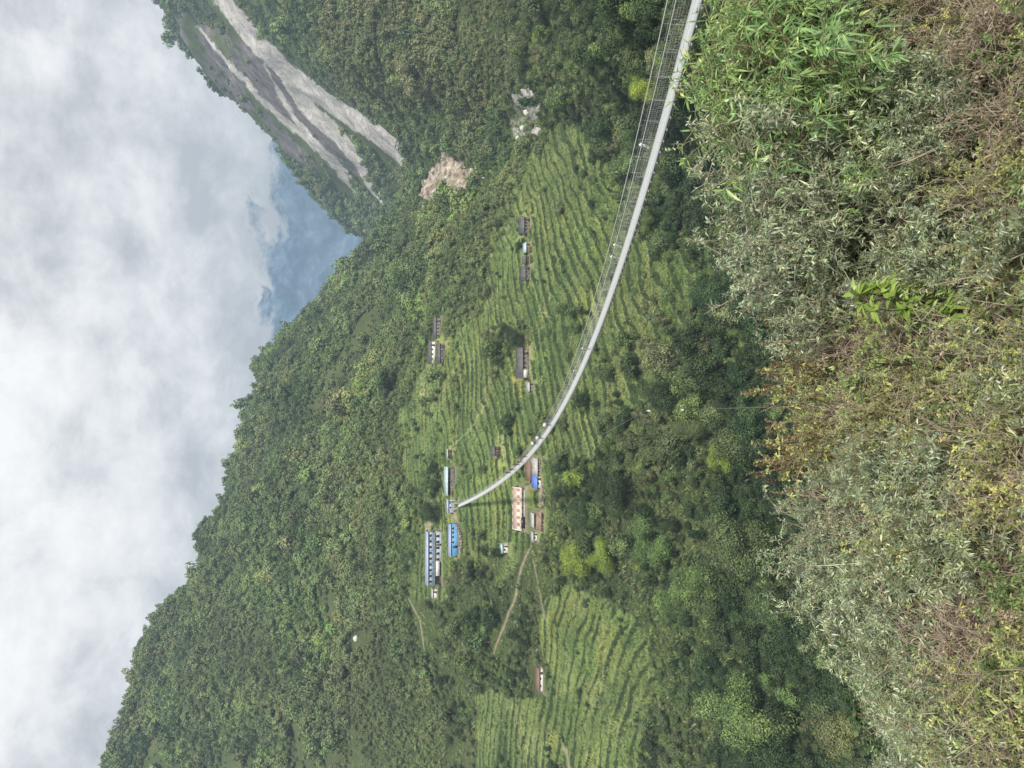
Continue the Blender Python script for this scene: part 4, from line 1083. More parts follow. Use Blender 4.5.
# ------------------------------------------------------------------ the suspension footbridge
def bridge():
    root = empty('suspension_footbridge', br(0)); tag(root, 'long narrow steel suspension footbridge with wire net sides sweeping across to the village', 'footbridge')
    o0 = br(0); T = np.linspace(-.075, 1.0, 190)
    C = [br(t) - o0 for t in T]; d = Vector((*(BR_B - BR_A), 0)).normalized(); s = Vector((d.y, -d.x, 0))
    HW = .60; RH = 1.05
    mb = MB()
    for i, c in enumerate(C):
        z0 = Vector((0, 0, .07)); mb.v += [tuple(c - s * HW - z0), tuple(c + s * HW - z0), tuple(c + s * HW), tuple(c - s * HW)]
        if i:
            a_, b_ = 4 * i - 4, 4 * i
            mb.q += [(a_ + k, a_ + (k + 1) % 4, b_ + (k + 1) % 4, b_ + k) for k in range(4)]
    mb.build('deck', M['deck'], root)
    for sg in (-1, 1):
        MB().tube([c + s * sg * (HW + .06) + Vector((0, 0, RH)) for c in C], .022, 5).build('handrail_cable', M['net'], root)
        MB().tube([c + s * sg * (HW - .1) - Vector((0, 0, .17)) for c in C], .035, 5).build('main_cable', M['cable'], root)
        # net: real wires, diagonal both ways
        net = MB(); n = 1500
        tt = np.linspace(-.04, 1.0, n)
        for i in range(0, n - 1):
            c0, c1 = br(tt[i]) - o0, br(tt[min(i + 1, n - 1)]) - o0
            off = s * sg * (HW + .05)
            if i % 10 == 0:
                net.tube([c0 + off, c0 + off + Vector((0, 0, RH))], .007, 3, False)
            net.tube([c0 + off, c1 + off + Vector((0, 0, RH))], .0012, 3, False)
            net.tube([c1 + off, c0 + off + Vector((0, 0, RH))], .0012, 3, False)
        for hgt in (.25, .5, .78):
            net.tube([c + s * sg * (HW + .05) + Vector((0, 0, hgt)) for c in C], .0055, 3, False)
        net.build('side_net', M['net'], root)
    # crossbeams under the deck
    N_ = 250; tt = np.linspace(-.03, .995, N_)
    def beam(t, mb):
        c = br(t) - o0; a = d * .05
        w_ = s * (HW + .1); z0, z1 = Vector((0, 0, -.16)), Vector((0, 0, -.075))
        mb.hexa([c - w_ - a + z0, c + w_ - a + z0, c + w_ + a + z0, c - w_ + a + z0, c - w_ - a + z1, c + w_ - a + z1, c + w_ + a + z1, c - w_ + a + z1])
    for t in tt[:100]:
        mb = MB(); beam(t, mb); mb.build('crossbeam', M['cable'], root)
    mb = MB()
    for t in tt[100:]: beam(t, mb)
    tag(mb.build('crossbeam', M['cable'], root), kind='stuff')
    # far end: two masonry pylons with a cross tie on an anchor block
    e = br(1.0) - o0
    gz = float(ground(np.array([BR_B[0]]), np.array([BR_B[1]]))[0]) - o0.z
    f_ = d
    def blk(c, hx, hy, z0, z1, mb):
        p_ = [c - s * hx - f_ * hy, c + s * hx - f_ * hy, c + s * hx + f_ * hy, c - s * hx + f_ * hy]
        mb.hexa([Vector((q.x, q.y, z0)) for q in p_] + [Vector((q.x, q.y, z1)) for q in p_])
    for sg in (-1, 1):
        mb = MB(); blk(e + s * sg * 1.05 + f_ * .4, .32, .45, gz - 2.5, e.z + 2.7, mb); mb.build('pylon', M['concrete'], root)
    mb = MB(); blk(e + f_ * .4, .72, .3, e.z + 2.2, e.z + 2.55, mb); mb.build('cross_tie', M['concrete'], root)
    mb = MB(); blk(e + f_ * 2.6, 2.6, 1.7, gz - 3, e.z - .02, mb); blk(e + f_ * 3.4, 2.1, .9, e.z - .01, e.z + .9, mb); mb.build('anchor_block', M['concrete'], root)
    # near anchor
    e2 = br(-.075) - o0; mb = MB(); blk(e2 - f_ * .7, 1.3, .68, e2.z - 5, e2.z + .02, mb); mb.build('anchor_block', M['concrete'], root)
bridge()

# ------------------------------------------------------------------ people on the bridge, small but whole
def skin_chain(name, verts, edges, radii, mat, parent, root_i=0, lvl=1):
    me = bpy.data.meshes.new(name); me.from_pydata(verts, edges, []); me.materials.append(mat)
    o = bpy.data.objects.new(name, me); COL.objects.link(o)
    sk = o.modifiers.new('skin', 'SKIN'); sk.use_smooth_shade = True
    lay = me.skin_vertices[0] if me.skin_vertices else None
    if lay is None:
        bm = bmesh.new(); bm.from_mesh(me); bm.verts.layers.skin.verify(); bm.to_mesh(me); bm.free(); lay = me.skin_vertices[0]
    for i, r in enumerate(radii):
        lay.data[i].radius = (r, r) if not isinstance(r, tuple) else r; lay.data[i].use_root = (i == root_i)
    ss = o.modifiers.new('sub', 'SUBSURF'); ss.levels = lvl; ss.render_levels = lvl
    dg = bpy.context.evaluated_depsgraph_get(); ev = o.evaluated_get(dg)
    m2 = bpy.data.meshes.new_from_object(ev); bpy.data.objects.remove(o); bpy.data.meshes.remove(me)
    m2.name = name; m2.materials.clear(); m2.materials.append(mat)
    ob = bpy.data.objects.new(name, m2); return link(ob, parent)

def person(step, arm, shirt, label, group):
    t = empty('person', (0, 0, 0)); tag(t, label, 'person', group)
    st = step
    V = [(0, 0, .95), (0, .01, 1.15), (0, .0, 1.36), (0, .0, 1.47), (0, .01, 1.53), (0, .02, 1.62), (0, .015, 1.71)]
    E_ = [(0, 1), (1, 2), (2, 3), (3, 4), (4, 5), (5, 6)]; R_ = [.135, (.14, .1), (.15, .1), .06, .055, (.085, .095), .065]
    hands = []
    for sg in (-1, 1):
        f = st * sg; b = len(V)
        V += [(sg * .1, f * .05, .86), (sg * .105, f * .24 + .05, .48), (sg * .105, f * .34 - (.12 if f < 0 else 0), .09), (sg * .105, f * .34 - (.12 if f < 0 else 0) + .10, .035), (sg * .11, f * .34 - (.12 if f < 0 else 0) + .19, .03)]
        E_ += [(0, b), (b, b + 1), (b + 1, b + 2), (b + 2, b + 3), (b + 3, b + 4)]; R_ += [.088, .06, .04, .04, .03]
        b = len(V); g = -f * arm
        V += [(sg * .19, 0, 1.40), (sg * .235, g * .12 - .03, 1.14), (sg * .23, g * .3 + .06, .92), (sg * .225, g * .34 + .08, .84)]
        E_ += [(2, b), (b, b + 1), (b + 1, b + 2), (b + 2, b + 3)]; R_ += [.062, .045, .034, .036]
        hands.append((sg * .225, g * .34 + .08, .84))
        hb = b + 3
        for k in range(4):
            j = len(V); hx, hy, hz = hands[-1]; ox = (k - 1.5) * .018
            V += [(hx - sg * .005, hy + ox, hz - .05), (hx - sg * .02, hy + ox, hz - .085 - .01 * (1.5 - abs(k - 1.5)))]
            E_ += [(hb, j), (j, j + 1)]; R_ += [.009, .008]
        j = len(V); V += [(hx - sg * .02, hy + .04, hz - .02), (hx - sg * .03, hy + .055, hz - .05)]; E_ += [(hb, j), (j, j + 1)]; R_ += [.011, .009]
    # nose and ears
    j = len(V); V += [(0, .12, 1.61)]; E_ += [(5, j)]; R_ += [.018]
    for sg in (-1, 1): j = len(V); V += [(sg * .09, .01, 1.615)]; E_ += [(5, j)]; R_ += [.02]
    skin_chain('body', V, E_, R_, M['skin'], t)
    fc = MB()
    for sg in (-1, 1): fc.box(sg * .034 - .014, sg * .034 + .014, .098, .112, 1.635, 1.65)
    fc.box(-.028, .028, .09, .108, 1.555, 1.566); fc.build('face', M['hair'], t)
    S = [(0, 0, .93), (0, .01, 1.15), (0, 0, 1.36), (0, 0, 1.44)]; SE = [(0, 1), (1, 2), (2, 3)]; SR = [(.165, .135), (.17, .13), (.175, .125), .075]
    for sg in (-1, 1):
        g = st * sg * -1 * arm; b = len(S); S += [(sg * .19, 0, 1.40), (sg * .235, g * .12 - .03, 1.14), (sg * .232, g * .26 + .04, .97)]; SE += [(2, b), (b, b + 1), (b + 1, b + 2)]; SR += [.085, .066, .055]
    skin_chain('shirt', S, SE, SR, shirt, t, 1)
    Tv = [(0, 0, .97), (0, 0, .9)]; TE = [(0, 1)]; TR = [(.16, .13), (.155, .125)]
    for sg in (-1, 1):
        f = st * sg; b = len(Tv); yk = f * .34 - (.12 if f < 0 else 0)
        Tv += [(sg * .1, f * .05, .84), (sg * .105, f * .24 + .05, .48), (sg * .105, yk, .11)]; TE += [(1, b), (b, b + 1), (b + 1, b + 2)]; TR += [.11, .082, .064]
    skin_chain('trousers', Tv, TE, TR, M['trousers'], t)
    skin_chain('hair', [(0, -.015, 1.66), (0, -.01, 1.715), (0, -.05, 1.62)], [(0, 1), (0, 2)], [(.092, .085), .078, .07], M['hair'], t)
    return t
b_dir = math.atan2(BR_B[1] - BR_A[1], BR_B[0] - BR_A[0])
def t_at(py):
    return float(np.interp(py, BR_PX[:, 1], np.linspace(-.02, 1, 160)))
PEOPLE = [(425, 0, 'white_shirt', 1, .15, 'person in a white shirt, foremost of the walkers on the bridge'),
          (437, -.2, 'white_shirt', 1, .1, 'person in a white shirt walking second in the line on the bridge'),
          (444, .2, 'white_shirt', -1, .0, 'person in a white shirt walking third in the line on the bridge'),
          (457, .15, 'red_shirt', 1, .1, 'person in a dull red top just ahead of the dark dressed group on the bridge'),
          (461, -.2, 'dark_shirt', -1, .2, 'person in dark clothes leading the dark dressed group on the bridge'),
          (465, .2, 'dark_shirt', 1, .0, 'person in dark clothes in the middle of the dark dressed group on the bridge'),
          (469, -.1, 'dark_shirt', -1, .1, 'person in dark clothes walking last but one above the village roofs'),
          (473, .15, 'dark_shirt', 1, -.1, 'person in dark clothes closest to the village end of the bridge')]
for (py, off, sh, st, tw, lab) in PEOPLE:
    tt_ = t_at(py); c = br(tt_)
    p_ = person(.8 * st, .9, M[sh], lab, 'people walking across the footbridge')
    p_.location = c + Vector((off * .9, 0, .0)); p_.rotation_euler = (0, 0, b_dir + math.pi / 2 + tw)   # walking towards the camera's side

# scarves knotted to the handrail
def scarf(py, sg, L, label):
    tt_ = t_at(py); c = br(tt_); s = Vector((math.sin(b_dir), -math.cos(b_dir), 0)); d = Vector((math.cos(b_dir), math.sin(b_dir), 0))
    root = empty('tied_scarf', c + s * sg * .70 + Vector((0, 0, 1.07))); tag(root, label, 'scarf', 'white scarves tied to the handrail')
    MB().tube([(-.05, 0, .05), (0, 0, .08), (.05, 0, .03), (0, 0, -.06)], [.05, .075, .07, .03], 7).build('knot', M['cloth'], root)
    mb = MB()
    for k in (-1, 1):
        n = 7; b = len(mb.v)
        for i in range(n):
            u = i / (n - 1); cx = d * k * (.05 + .25 * u * L) ; zz = -L * u * (.9 if k > 0 else .75); w_ = .07 + .07 * u
            q = cx + Vector((0, 0, zz)) + s * sg * (.05 + .05 * math.sin(u * 6 + k))
            mb.v += [tuple(q - d * w_), tuple(q + d * w_ + s * .04 * math.sin(u * 9))]
        for i in range(n - 1): mb.q.append((b + 2 * i, b + 2 * i + 1, b + 2 * i + 3, b + 2 * i + 2))
    mb.build('tails', M['cloth'], root)
scarf(134, -1, .5, 'white scarf tied to the handrail nearest the lime green tree')
scarf(236, -1, .55, 'small white scarf on the handrail above the first bend of the deck')
scarf(248, -1, .7, 'longer white scarf fluttering on the handrail beside the small one')
scarf(342, -1, 1.3, 'large white scarf hanging on the handrail over the terraces')
scarf(365, -1, .7, 'white scarf on the handrail behind the large one, towards the village')

# ------------------------------------------------------------------ power line over the gorge
def wire():
    Y = 14.0
    a = Vector((az_of(768 - 405, 790) * Y, Y, 0)); a.z = float(ground(np.array([a.x]), np.array([a.y]))[0])
    top = Vector((az_of(768 - 411, 645) * Y, Y, slope_of(645) * Y)) - a
    root = empty('insulator_pole', a); tag(root, 'very thin pole with two white insulators rising from the brow, carrying a wire', 'pole')
    MB().tube([(0, 0, -.3), top * .3, top * .6 + Vector((.01, 0, 0)), top], [.008, .006, .005, .004], 6).build('shaft', M['cable'], root)
    for t in (.985, .84):
        p_ = top * t; MB().tube([p_ - Vector((0, 0, .03)), p_ + Vector((0, 0, 0)), p_ + Vector((0, 0, .045))], [.012, .026, .010], 7).build('insulator', M['frame'], root)
    c, w, m, an = PLOT['zinc_house']; b = c + Vector((w * .4, 0, 2.6)) - a
    pts = []
    for i in range(40):
        t = i / 39; p_ = top.lerp(b, t); p_.z -= 4.0 * 4 * t * (1 - t) * .5; pts.append(p_)
    MB().tube(pts, list(np.linspace(.004, .020, 40)), 4).build('wire', M['cable'], root)
wire()

# ------------------------------------------------------------------ the near slope: bushes, weeds, dry stems
def join_parts(parts):
    V, Q, T, b = [], [], [], 0
    for v, q, t in parts:
        V.append(v); Q.append(q + b); T.append(t + b); b += len(v)
    return np.concatenate(V), np.concatenate(Q), np.concatenate(T)

def shoots(rng, n, h, spread, lean, curve=.3):
    """n stems from one root: returns list of polylines (k, 3)"""
    out = []
    for i in range(n):
        a = rng.uniform(0, 6.283); s = rng.uniform(.15, 1) * spread; hh = h * rng.uniform(.55, 1.05)
        b = np.array([rng.normal(0, .10), rng.normal(0, .10), -.06])
        tdir = np.array([math.cos(a) * s, math.sin(a) * s + lean, 0])
        u = np.linspace(0, 1, 7)[:, None]
        pl = b + tdir * (u ** 1.5) + np.array([0, 0, 1.0]) * hh * (u - curve * s / max(h, .1) * u ** 2.2)
        pl += np.cumsum(rng.normal(0, .018, pl.shape), 0)
        out.append(pl)
    return out
def along(pl, t):
    k = np.clip(t * (len(pl) - 1), 0, len(pl) - 1.001); i = k.astype(int); f = (k - i)[:, None]
    return pl[i] * (1 - f) + pl[i + 1] * f, unit(pl[i + 1] - pl[i])

def leafy(rng, stems, per, L, W, t0=.25, droop=.3, out=.9, up=.25, whorl=0, Lvar=.3):
    Pb, D = [], []
    for pl in stems:
        if whorl:
            k = max(2, per // whorl); tt = np.repeat(rng.uniform(t0, 1, k), whorl)
            tt[-whorl:] = .995
        else: tt = rng.uniform(t0, 1, per) ** .85
        p_, tg = along(pl, tt)
        r = rng.normal(size=p_.shape); r -= (r * tg).sum(1, keepdims=True) * tg; r = unit(r)
        Pb.append(p_); D.append(unit(r * out + tg * rng.uniform(.1, .8, (len(p_), 1)) + np.array([0, 0, up])))
    Pb = np.concatenate(Pb); D = np.concatenate(D); n = len(Pb)
    Nn = unit(np.array([0, 0, 1.0]) + rng.normal(0, .5, (n, 3)))
    return blades(Pb, D, Nn, L * np.exp(rng.normal(0, Lvar, n)), W * np.exp(rng.normal(0, .2, n)), droop * rng.uniform(.3, 1.6, n))

def side_twigs(rng, stems, k, L):
    out = []
    for pl in stems:
        p_, tg = along(pl, rng.uniform(.3, .95, k))
        for a, g in zip(p_, tg):
            d = unit(rng.normal(size=3) + g * .9 + np.array([0, 0, .25])); l = L * rng.uniform(.5, 1.2); u = np.linspace(0, 1, 4)[:, None]
            out.append(a + d * l * u + np.array([0, 0, -.18 * l]) * u ** 2 + rng.normal(0, .012, (4, 3)) * u)
    return out

def stems_mesh(name, stems, r, mat, sides=4):
    mb = MB()
    for pl in stems: mb.tube(pl, list(np.linspace(r, r * .35, len(pl))), sides, False)
    return mb.mesh(name, mat)

SPECIES = {}
def species(kind, var):
    k = (kind, var)
    if k in SPECIES: return SPECIES[k]
    rng = np.random.default_rng(500 + var * 13 + sum(map(ord, kind)))
    extra = None
    if kind == 'bamboo':
        st = shoots(rng, 9, 2.1, .95, -.15, .55); tw = side_twigs(rng, st, 7, .55)
        V, q, t = leafy(rng, st + tw, 21, .135, .019, .2, .45, .8, .15, 7)
        fol = mesh_np('foliage', V, q, t, (M['lf_bamboo'],)); stm = stems_mesh('stems', st + tw, .010, M['stem'])
    elif kind == 'wormwood':
        st = shoots(rng, 13, 1.15, .65, -.05, .35); tw = side_twigs(rng, st, 7, .34)
        V, q, t = leafy(rng, st + tw, 21, .064, .0145, .05, .25, .9, .2)
        fol = mesh_np('foliage', V, q, t, (M['lf_pale'],)); stm = stems_mesh('stems', st + tw, .006, M['stem'])
    elif kind == 'tallwort':
        st = shoots(rng, 12, 2.2, .95, -.05, .3); tw = side_twigs(rng, st, 9, .5); tw2 = side_twigs(rng, tw, 2, .22)
        V, q, t = leafy(rng, st + tw + tw2, 9, .078, .019, .15, .3, .9, .15)
        fol = mesh_np('foliage', V, q, t, (M['lf_pale'],)); stm = stems_mesh('stems', st + tw + tw2, .0075, M['twig'], 3)
    elif kind == 'weed':
        st = shoots(rng, 13, 1.05, .55, 0, .3); tw = side_twigs(rng, st, 5, .3)
        dead = shoots(rng, 9, 1.3, .7, 0, .35); tw2 = side_twigs(rng, dead, 4, .28)
        V, q, t = leafy(rng, st + tw, 24, .037, .0135, .1, .3, .9, .2)
        fol = mesh_np('foliage', V, q, t, (M['lf_weed'],)); stm = stems_mesh('stems', st + tw + dead + tw2, .0052, M['twig'])
    elif kind == 'spike':
        st = shoots(rng, 7, 1.35, .38, 0, .15); tw = side_twigs(rng, st, 3, .25)
        V, q, t = leafy(rng, st + tw, 16, .046, .017, .05, .3, .9, .2)
        fol = mesh_np('foliage', V, q, t, (M['lf_weed'],)); stm = stems_mesh('stems', st + tw, .0055, M['twig'])
        top = [pl[-3:] for pl in st] + [np.stack([p_[-1], p_[-1] + np.array([rng.normal(0, .03), rng.normal(0, .03), .14])]) for p_ in tw[::2]]
        V, q, t = leafy(rng, top, 60, .022, .014, .0, .1, 1.0, .3); extra = ('seed_head', mesh_np('seed_head', V, q, t, (M['lf_rust'],)))
    elif kind == 'dry':
        st = shoots(rng, 12, .85, .75, .1, .6); tw = side_twigs(rng, st, 9, .36); tw2 = side_twigs(rng, tw, 2, .2)
        V, q, t = leafy(rng, st + tw, 6, .042, .014, .2, .6, .9, -.1)
        fol = mesh_np('foliage', V, q, t, (M['lf_dry'],)); stm = stems_mesh('stems', st + tw + tw2, .0055, M['twig'], 3)
    elif kind == 'green':
        st = shoots(rng, 12, .8, .55, 0, .4); tw = side_twigs(rng, st, 5, .25)
        V, q, t = leafy(rng, st + tw, 18, .046, .018, .1, .35, .9, .25)
        fol = mesh_np('foliage', V, q, t, (M['lf_green'],)); stm = stems_mesh('stems', st + tw, .006, M['stem'])
    elif kind == 'sapling':
        st = shoots(rng, 4, 1.15, .38, 0, .25); tw = side_twigs(rng, st, 3, .25)
        V, q, t = leafy(rng, st + tw, 24, .15, .042, .35, .5, .85, .25, 6)
        fol = mesh_np('foliage', V, q, t, (M['lf_broad'],)); stm = stems_mesh('stems', st + tw, .011, M['darkstem'], 5)
    SPECIES[k] = (stm, fol, extra); return SPECIES[k]

def plant(kind, var, x, y, sc, label, group, name, cat, tilt=True):
    z = float(ground(np.array([x]), np.array([y]))[0])
    stm, fol, ex = species(kind, var)
    t = empty(name, (x, y, z), rnd.uniform(0, 6.28), sc); tag(t, label, cat, group)
    if tilt: t.rotation_euler = (rnd.uniform(-.15, .2), rnd.uniform(-.15, .15), rnd.uniform(0, 6.28))
    link(bpy.data.objects.new('stems', stm), t); link(bpy.data.objects.new('foliage', fol), t)
    if ex: link(bpy.data.objects.new(ex[0], ex[1]), t)
    return t

SP_INFO = {'bamboo': ('narrow_leaf_shrub', 'bright green shrub with long drooping narrow leaves by the bridge', 'narrow leaved shrubs by the bridge', 'shrub'),
           'wormwood': ('wormwood_shrub', 'pale grey green wormwood shrub with small narrow leaves on the near slope', 'grey green wormwood shrubs on the near slope', 'shrub'),
           'weed': ('yellowing_weed', 'yellowing small leaved weed clump in the middle of the near slope', 'yellowing weeds on the near slope', 'weed'),
           'spike': ('seeding_weed', 'tall weed with rusty brown seed heads standing at the brow of the slope', 'rusty seed head weeds at the brow', 'weed'),
           'dry': ('dry_bush', 'withered brown bush of tangled twigs on the near slope', 'withered brown bushes on the near slope', 'bush'),
           'green': ('green_weed', 'low fresh green weed clump among the withered stems', 'low green weeds on the near slope', 'weed')}
def near_slope():
    rng = np.random.default_rng(77); cnt = {}
    XY = sow(3.9, 14.6, -.78, .95, lambda y: .60 if y < 9 else .64, 6)
    n_pl = 0
    for x, y in XY:
        z = float(ground(np.array([x]), np.array([y]))[0])
        px, py, d = [float(k) for k in project(x, y, z + .75)]
        if px > 1090 or py < -90 or py > 860: continue
        q = rng.random(); e = rng.normal(0, 22); px += e; py += rng.normal(0, 22)
        sc = math.exp(rng.normal(0, .16))
        if 250 < py < 480 and px > 955: px, py = px, 700
        if py < 165 and px < 885: kind = 'bamboo' if q < .8 else 'wormwood'
        elif py < 340 and px < 830: kind = 'wormwood' if q < .3 else ('weed' if q < .62 else ('dry' if q < .88 else 'green'))
        elif py < 330 and px > 860: kind = 'dry' if q < (.55 if px < 950 else .25) else ('green' if q < .70 else ('wormwood' if q < .85 else 'weed'))
        elif py > 480 and px < 935: kind = 'wormwood' if q < .58 else ('dry' if q < .80 else ('green' if q < .9 else 'weed'))
        elif py < 480: kind = 'weed' if q < .56 else ('green' if q < .68 else 'dry')
        else: kind = 'weed' if q < .42 else ('green' if q < .66 else ('dry' if q < .86 else 'wormwood'))
        if 'weed' == kind and y > 10.5 and 250 < py < 500 and rng.random() < .55: kind = 'spike'
        if y < 6.3: sc *= .78
        if py < 350 and px < 900: sc *= 1.0 + (.45 if kind == 'wormwood' else .25) * min(1, max(0, (y - 8) / 4))
        if y < 7 and kind == 'bamboo': sc *= .72
        hgt = {'bamboo': 1.75, 'wormwood': 1.25}.get(kind, 1.1)
        for _ in range(6):          # nothing rises past the bridge deck
            tp = project(x, y, z + hgt * sc); lim = float(np.interp(tp[1], BR_PX[:, 1], BR_PX[:, 0])) + 10
            if tp[0] < lim: sc *= .86
        if sc < .4: continue
        nm, lab, grp, cat = SP_INFO[kind]
        plant(kind, int(rng.integers(0, 4)), float(x), float(y), sc, lab, grp, nm, cat); cnt[kind] = cnt.get(kind, 0) + 1
    print('near plants', cnt)
near_slope()
def ray_ground(px, py, lift=0.0):
    c = at(px, py, lift, 2.5, 60); return c.x, c.y
def place_px(px, py): return ray_ground(px, py, .55)
x, y = place_px(930, 312); plant('sapling', 0, x, y, 1.25, 'glossy broad leaved sapling with bright yellow green whorls in the middle of the slope', None, 'broadleaf_sapling', 'sapling', False)
for i, (px, py, s) in enumerate([(776, 288, 1.15), (775, 345, 1.1), (780, 372, 1.05), (790, 432, 1.0), (788, 455, 1.1), (786, 470, .95)]):
    x, y = place_px(px + 38, py); plant('spike', i % 4, x, min(y, 13.2), s, SP_INFO['spike'][1], SP_INFO['spike'][2], 'seeding_weed', 'weed')

# tall pale shrubs along the brow, reaching up to the bridge from here
def brow_shrub(px, py, Y, kind, i):
    u, v = 768 - py, px; x = az_of(u, v) * Y; z = slope_of(v) * Y
    g = float(ground(np.array([x]), np.array([Y]))[0]); sc = (z - g) / (2.0 if kind == 'wormwood' else 1.1)
    if .25 < sc < 2.6: plant('tallwort' if kind == 'wormwood' else kind, i % 4, x, Y, sc, 'tall grey green wormwood shrub on the brow just below the footbridge' if kind == 'wormwood' else SP_INFO[kind][1],
                            'tall wormwood shrubs on the brow below the footbridge' if kind == 'wormwood' else SP_INFO[kind][2], SP_INFO[kind][0], SP_INFO[kind][3])
for i, (px, py, Y) in enumerate([(700, 120, 12.2), (690, 148, 12.6), (694, 170, 11.6), (700, 192, 12.8), (706, 212, 11.8), (716, 232, 12.6), (724, 250, 11.6), (738, 268, 12.4), (748, 288, 12.0),
                                 (758, 306, 12.6), (765, 322, 11.8), (735, 205, 10.6), (752, 240, 10.4), (770, 275, 10.6), (728, 160, 10.4), (778, 345, 12.4), (782, 500, 12.4), (778, 520, 12.8), (776, 545, 12.4), (780, 575, 12.8), (786, 600, 12.2)]):
    brow_shrub(px, py, Y, 'wormwood', i)
for i, (px, py, Y) in enumerate([(768, 300, 12.8), (764, 318, 13.0), (770, 362, 12.8), (762, 385, 12.6), (772, 420, 13.0), (766, 444, 12.8), (770, 462, 12.5), (778, 480, 12.8)]):
    brow_shrub(px, py, Y, 'spike', i)

# bare stems and poles that stand out from the tangle
def bare_stem(pts, r, mat, label, name='bare_stem', cat='stem'):
    P_ = []
    for (px, py, lift) in pts:
        x, y = ray_ground(px, py, lift); z = float(ground(np.array([x]), np.array([y]))[0]); P_.append(Vector((x, y, z + lift)))
    o = P_[0].copy(); o.z -= pts[0][2]
    P_ = [o + Vector((0, 0, -.1))] + P_
    mb = MB(); mb.tube([p_ - o for p_ in P_], list(np.linspace(r, r * .45, len(P_))), 6)
    # short side twigs
    ob = mb.build(name, mat); ob.location = o; tag(ob, label, cat); return ob
def upright(px, py, h, r, mat, label, name, cat, lean=(0, 0), twigs=0):
    x, y = ray_ground(px, py, .0); z = float(ground(np.array([x]), np.array([y]))[0])
    mb = MB(); L = Vector((lean[0], lean[1], 0))
    pts = [Vector((0, 0, -.15)), L * .3 + Vector((.012, 0, h * .35)), L * .7 + Vector((-.01, .01, h * .7)), L + Vector((0, 0, h))]
    mb.tube(pts, [r, r * .9, r * .75, r * .5], 6); rg = random.Random(int(px * 7 + py))
    for i in range(twigs):
        t = rg.uniform(.3, .95); p_ = pts[1].lerp(pts[3], t); a = rg.uniform(0, 6.28); l = h * rg.uniform(.18, .34)
        e = p_ + Vector((math.cos(a) * l * .7, math.sin(a) * l * .7, l * .8)); mb.tube([p_, p_.lerp(e, .5) + Vector((0, 0, -.03)), e], [r * .55, r * .4, r * .2], 4)
    ob = mb.build(name, mat, None, True); ob.location = (x, y, z); tag(ob, label, cat)
upright(905, 562, 1.75, .010, M['cloth'], 'thin pale bare pole standing upright among the grey green shrubs', 'bare_pole', 'pole')
upright(945, 366, 1.0, .018, M['darkstem'], 'dark reddish bare stem standing below the broad leaved sapling', 'dead_stalk', 'stalk', (.03, 0), 3)
upright(935, 388, .8, .015, M['darkstem'], 'dark forked stem beside the reddish one, a little lower', 'dead_stalk', 'stalk', (-.05, .05), 4)
upright(1005, 470, 1.0, .008, M['darkstem'], 'long thin leaning dark stem low on the slope', 'dead_stalk', 'stalk', (.55, .5), 2)
upright(1018, 520, 1.1, .008, M['darkstem'], 'bowed dark branch sweeping up from the lower edge', 'dead_stalk', 'stalk', (-.5, .6), 2)
upright(960, 700, 1.0, .013, M['twig'], 'pale leaning twig among the lower left shrubs', 'dead_stalk', 'stalk', (.5, .25), 3)
upright(990, 130, 1.2, .014, M['twig'], 'dry pale cane leaning out of the withered bushes', 'dead_stalk', 'stalk', (-.45, .3), 3)
upright(905, 60, 1.3, .014, M['twig'], 'straw coloured cane inside the narrow leaved shrubs', 'dead_stalk', 'stalk', (-.6, .2), 1)

# litter, seedlings and fallen stalks between the plants
def cover():
    rng = np.random.default_rng(88); pr = []
    for v in range(3):
        n = 60; Pb = np.stack([rng.normal(0, .13, n), rng.normal(0, .13, n), rng.uniform(-.01, .10, n)], -1)
        D = np.stack([rng.normal(0, 1, n), rng.normal(0, 1, n), rng.uniform(.0, 1.0, n)], -1)
        V, q, t = blades(Pb, D, unit(np.array([0, 0, 1.0]) + rng.normal(0, .4, (n, 3))), rng.uniform(.03, .08, n), rng.uniform(.010, .024, n), rng.uniform(0, .4, n))
        pr.append(bpy.data.objects.new('cover_source', mesh_np('cover', V, q, t, (M[('lf_green', 'lf_weed', 'lf_dry')[v]],))))
    for v in range(2):
        tw = [np.array([[rng.normal(0, .15), rng.normal(0, .15), rng.uniform(0, .1)]]) + unit(rng.normal(size=3) * np.array([1, 1, .5])) * np.linspace(0, rng.uniform(.15, .5), 4)[:, None] + rng.normal(0, .015, (4, 3)) for _ in range(34)]
        pr.append(bpy.data.objects.new('twig_source', stems_mesh('twigs', tw, .0045, M['twig'], 3)))
    XY = sow(3.2, 15.5, -.8, 1.0, lambda y: .19, 12); x, y = XY.T; z = ground(x, y); n = len(x)
    o = scatter('undergrowth', pr, np.stack([x, y, z], -1), rng.uniform(0, 6.28, n), np.exp(rng.normal(.1, .3, n)), rng.choice(5, n, p=[.28, .22, .16, .17, .17]))
    tag(o, kind='stuff')
    # thicket on the drop just beyond the brow
    XY = sow(14.6, 44, -.7, .75, lambda y: 1.0 + (y - 14) * .05, 14); x, y = XY.T; z = ground(x, y); n = len(x)
    k = ~blocks_view(x, y, z, np.full(n, 1.6), np.full(n, .8)); x, y, z = x[k], y[k], z[k]; n = len(x)
    pr2 = [proto('thicket_source_%d' % i, [crown(kk, i % 4, 1)]) for i, kk in enumerate(['lf_dark', 'lf_dull', 'lf_dull', 'lf_dark'])]
    o = scatter('thicket', pr2, np.stack([x, y, z - .3], -1), rng.uniform(0, 6.28, n), .62 * np.exp(rng.normal(0, .25, n)), rng.integers(0, 4, n)); tag(o, kind='stuff')
cover()

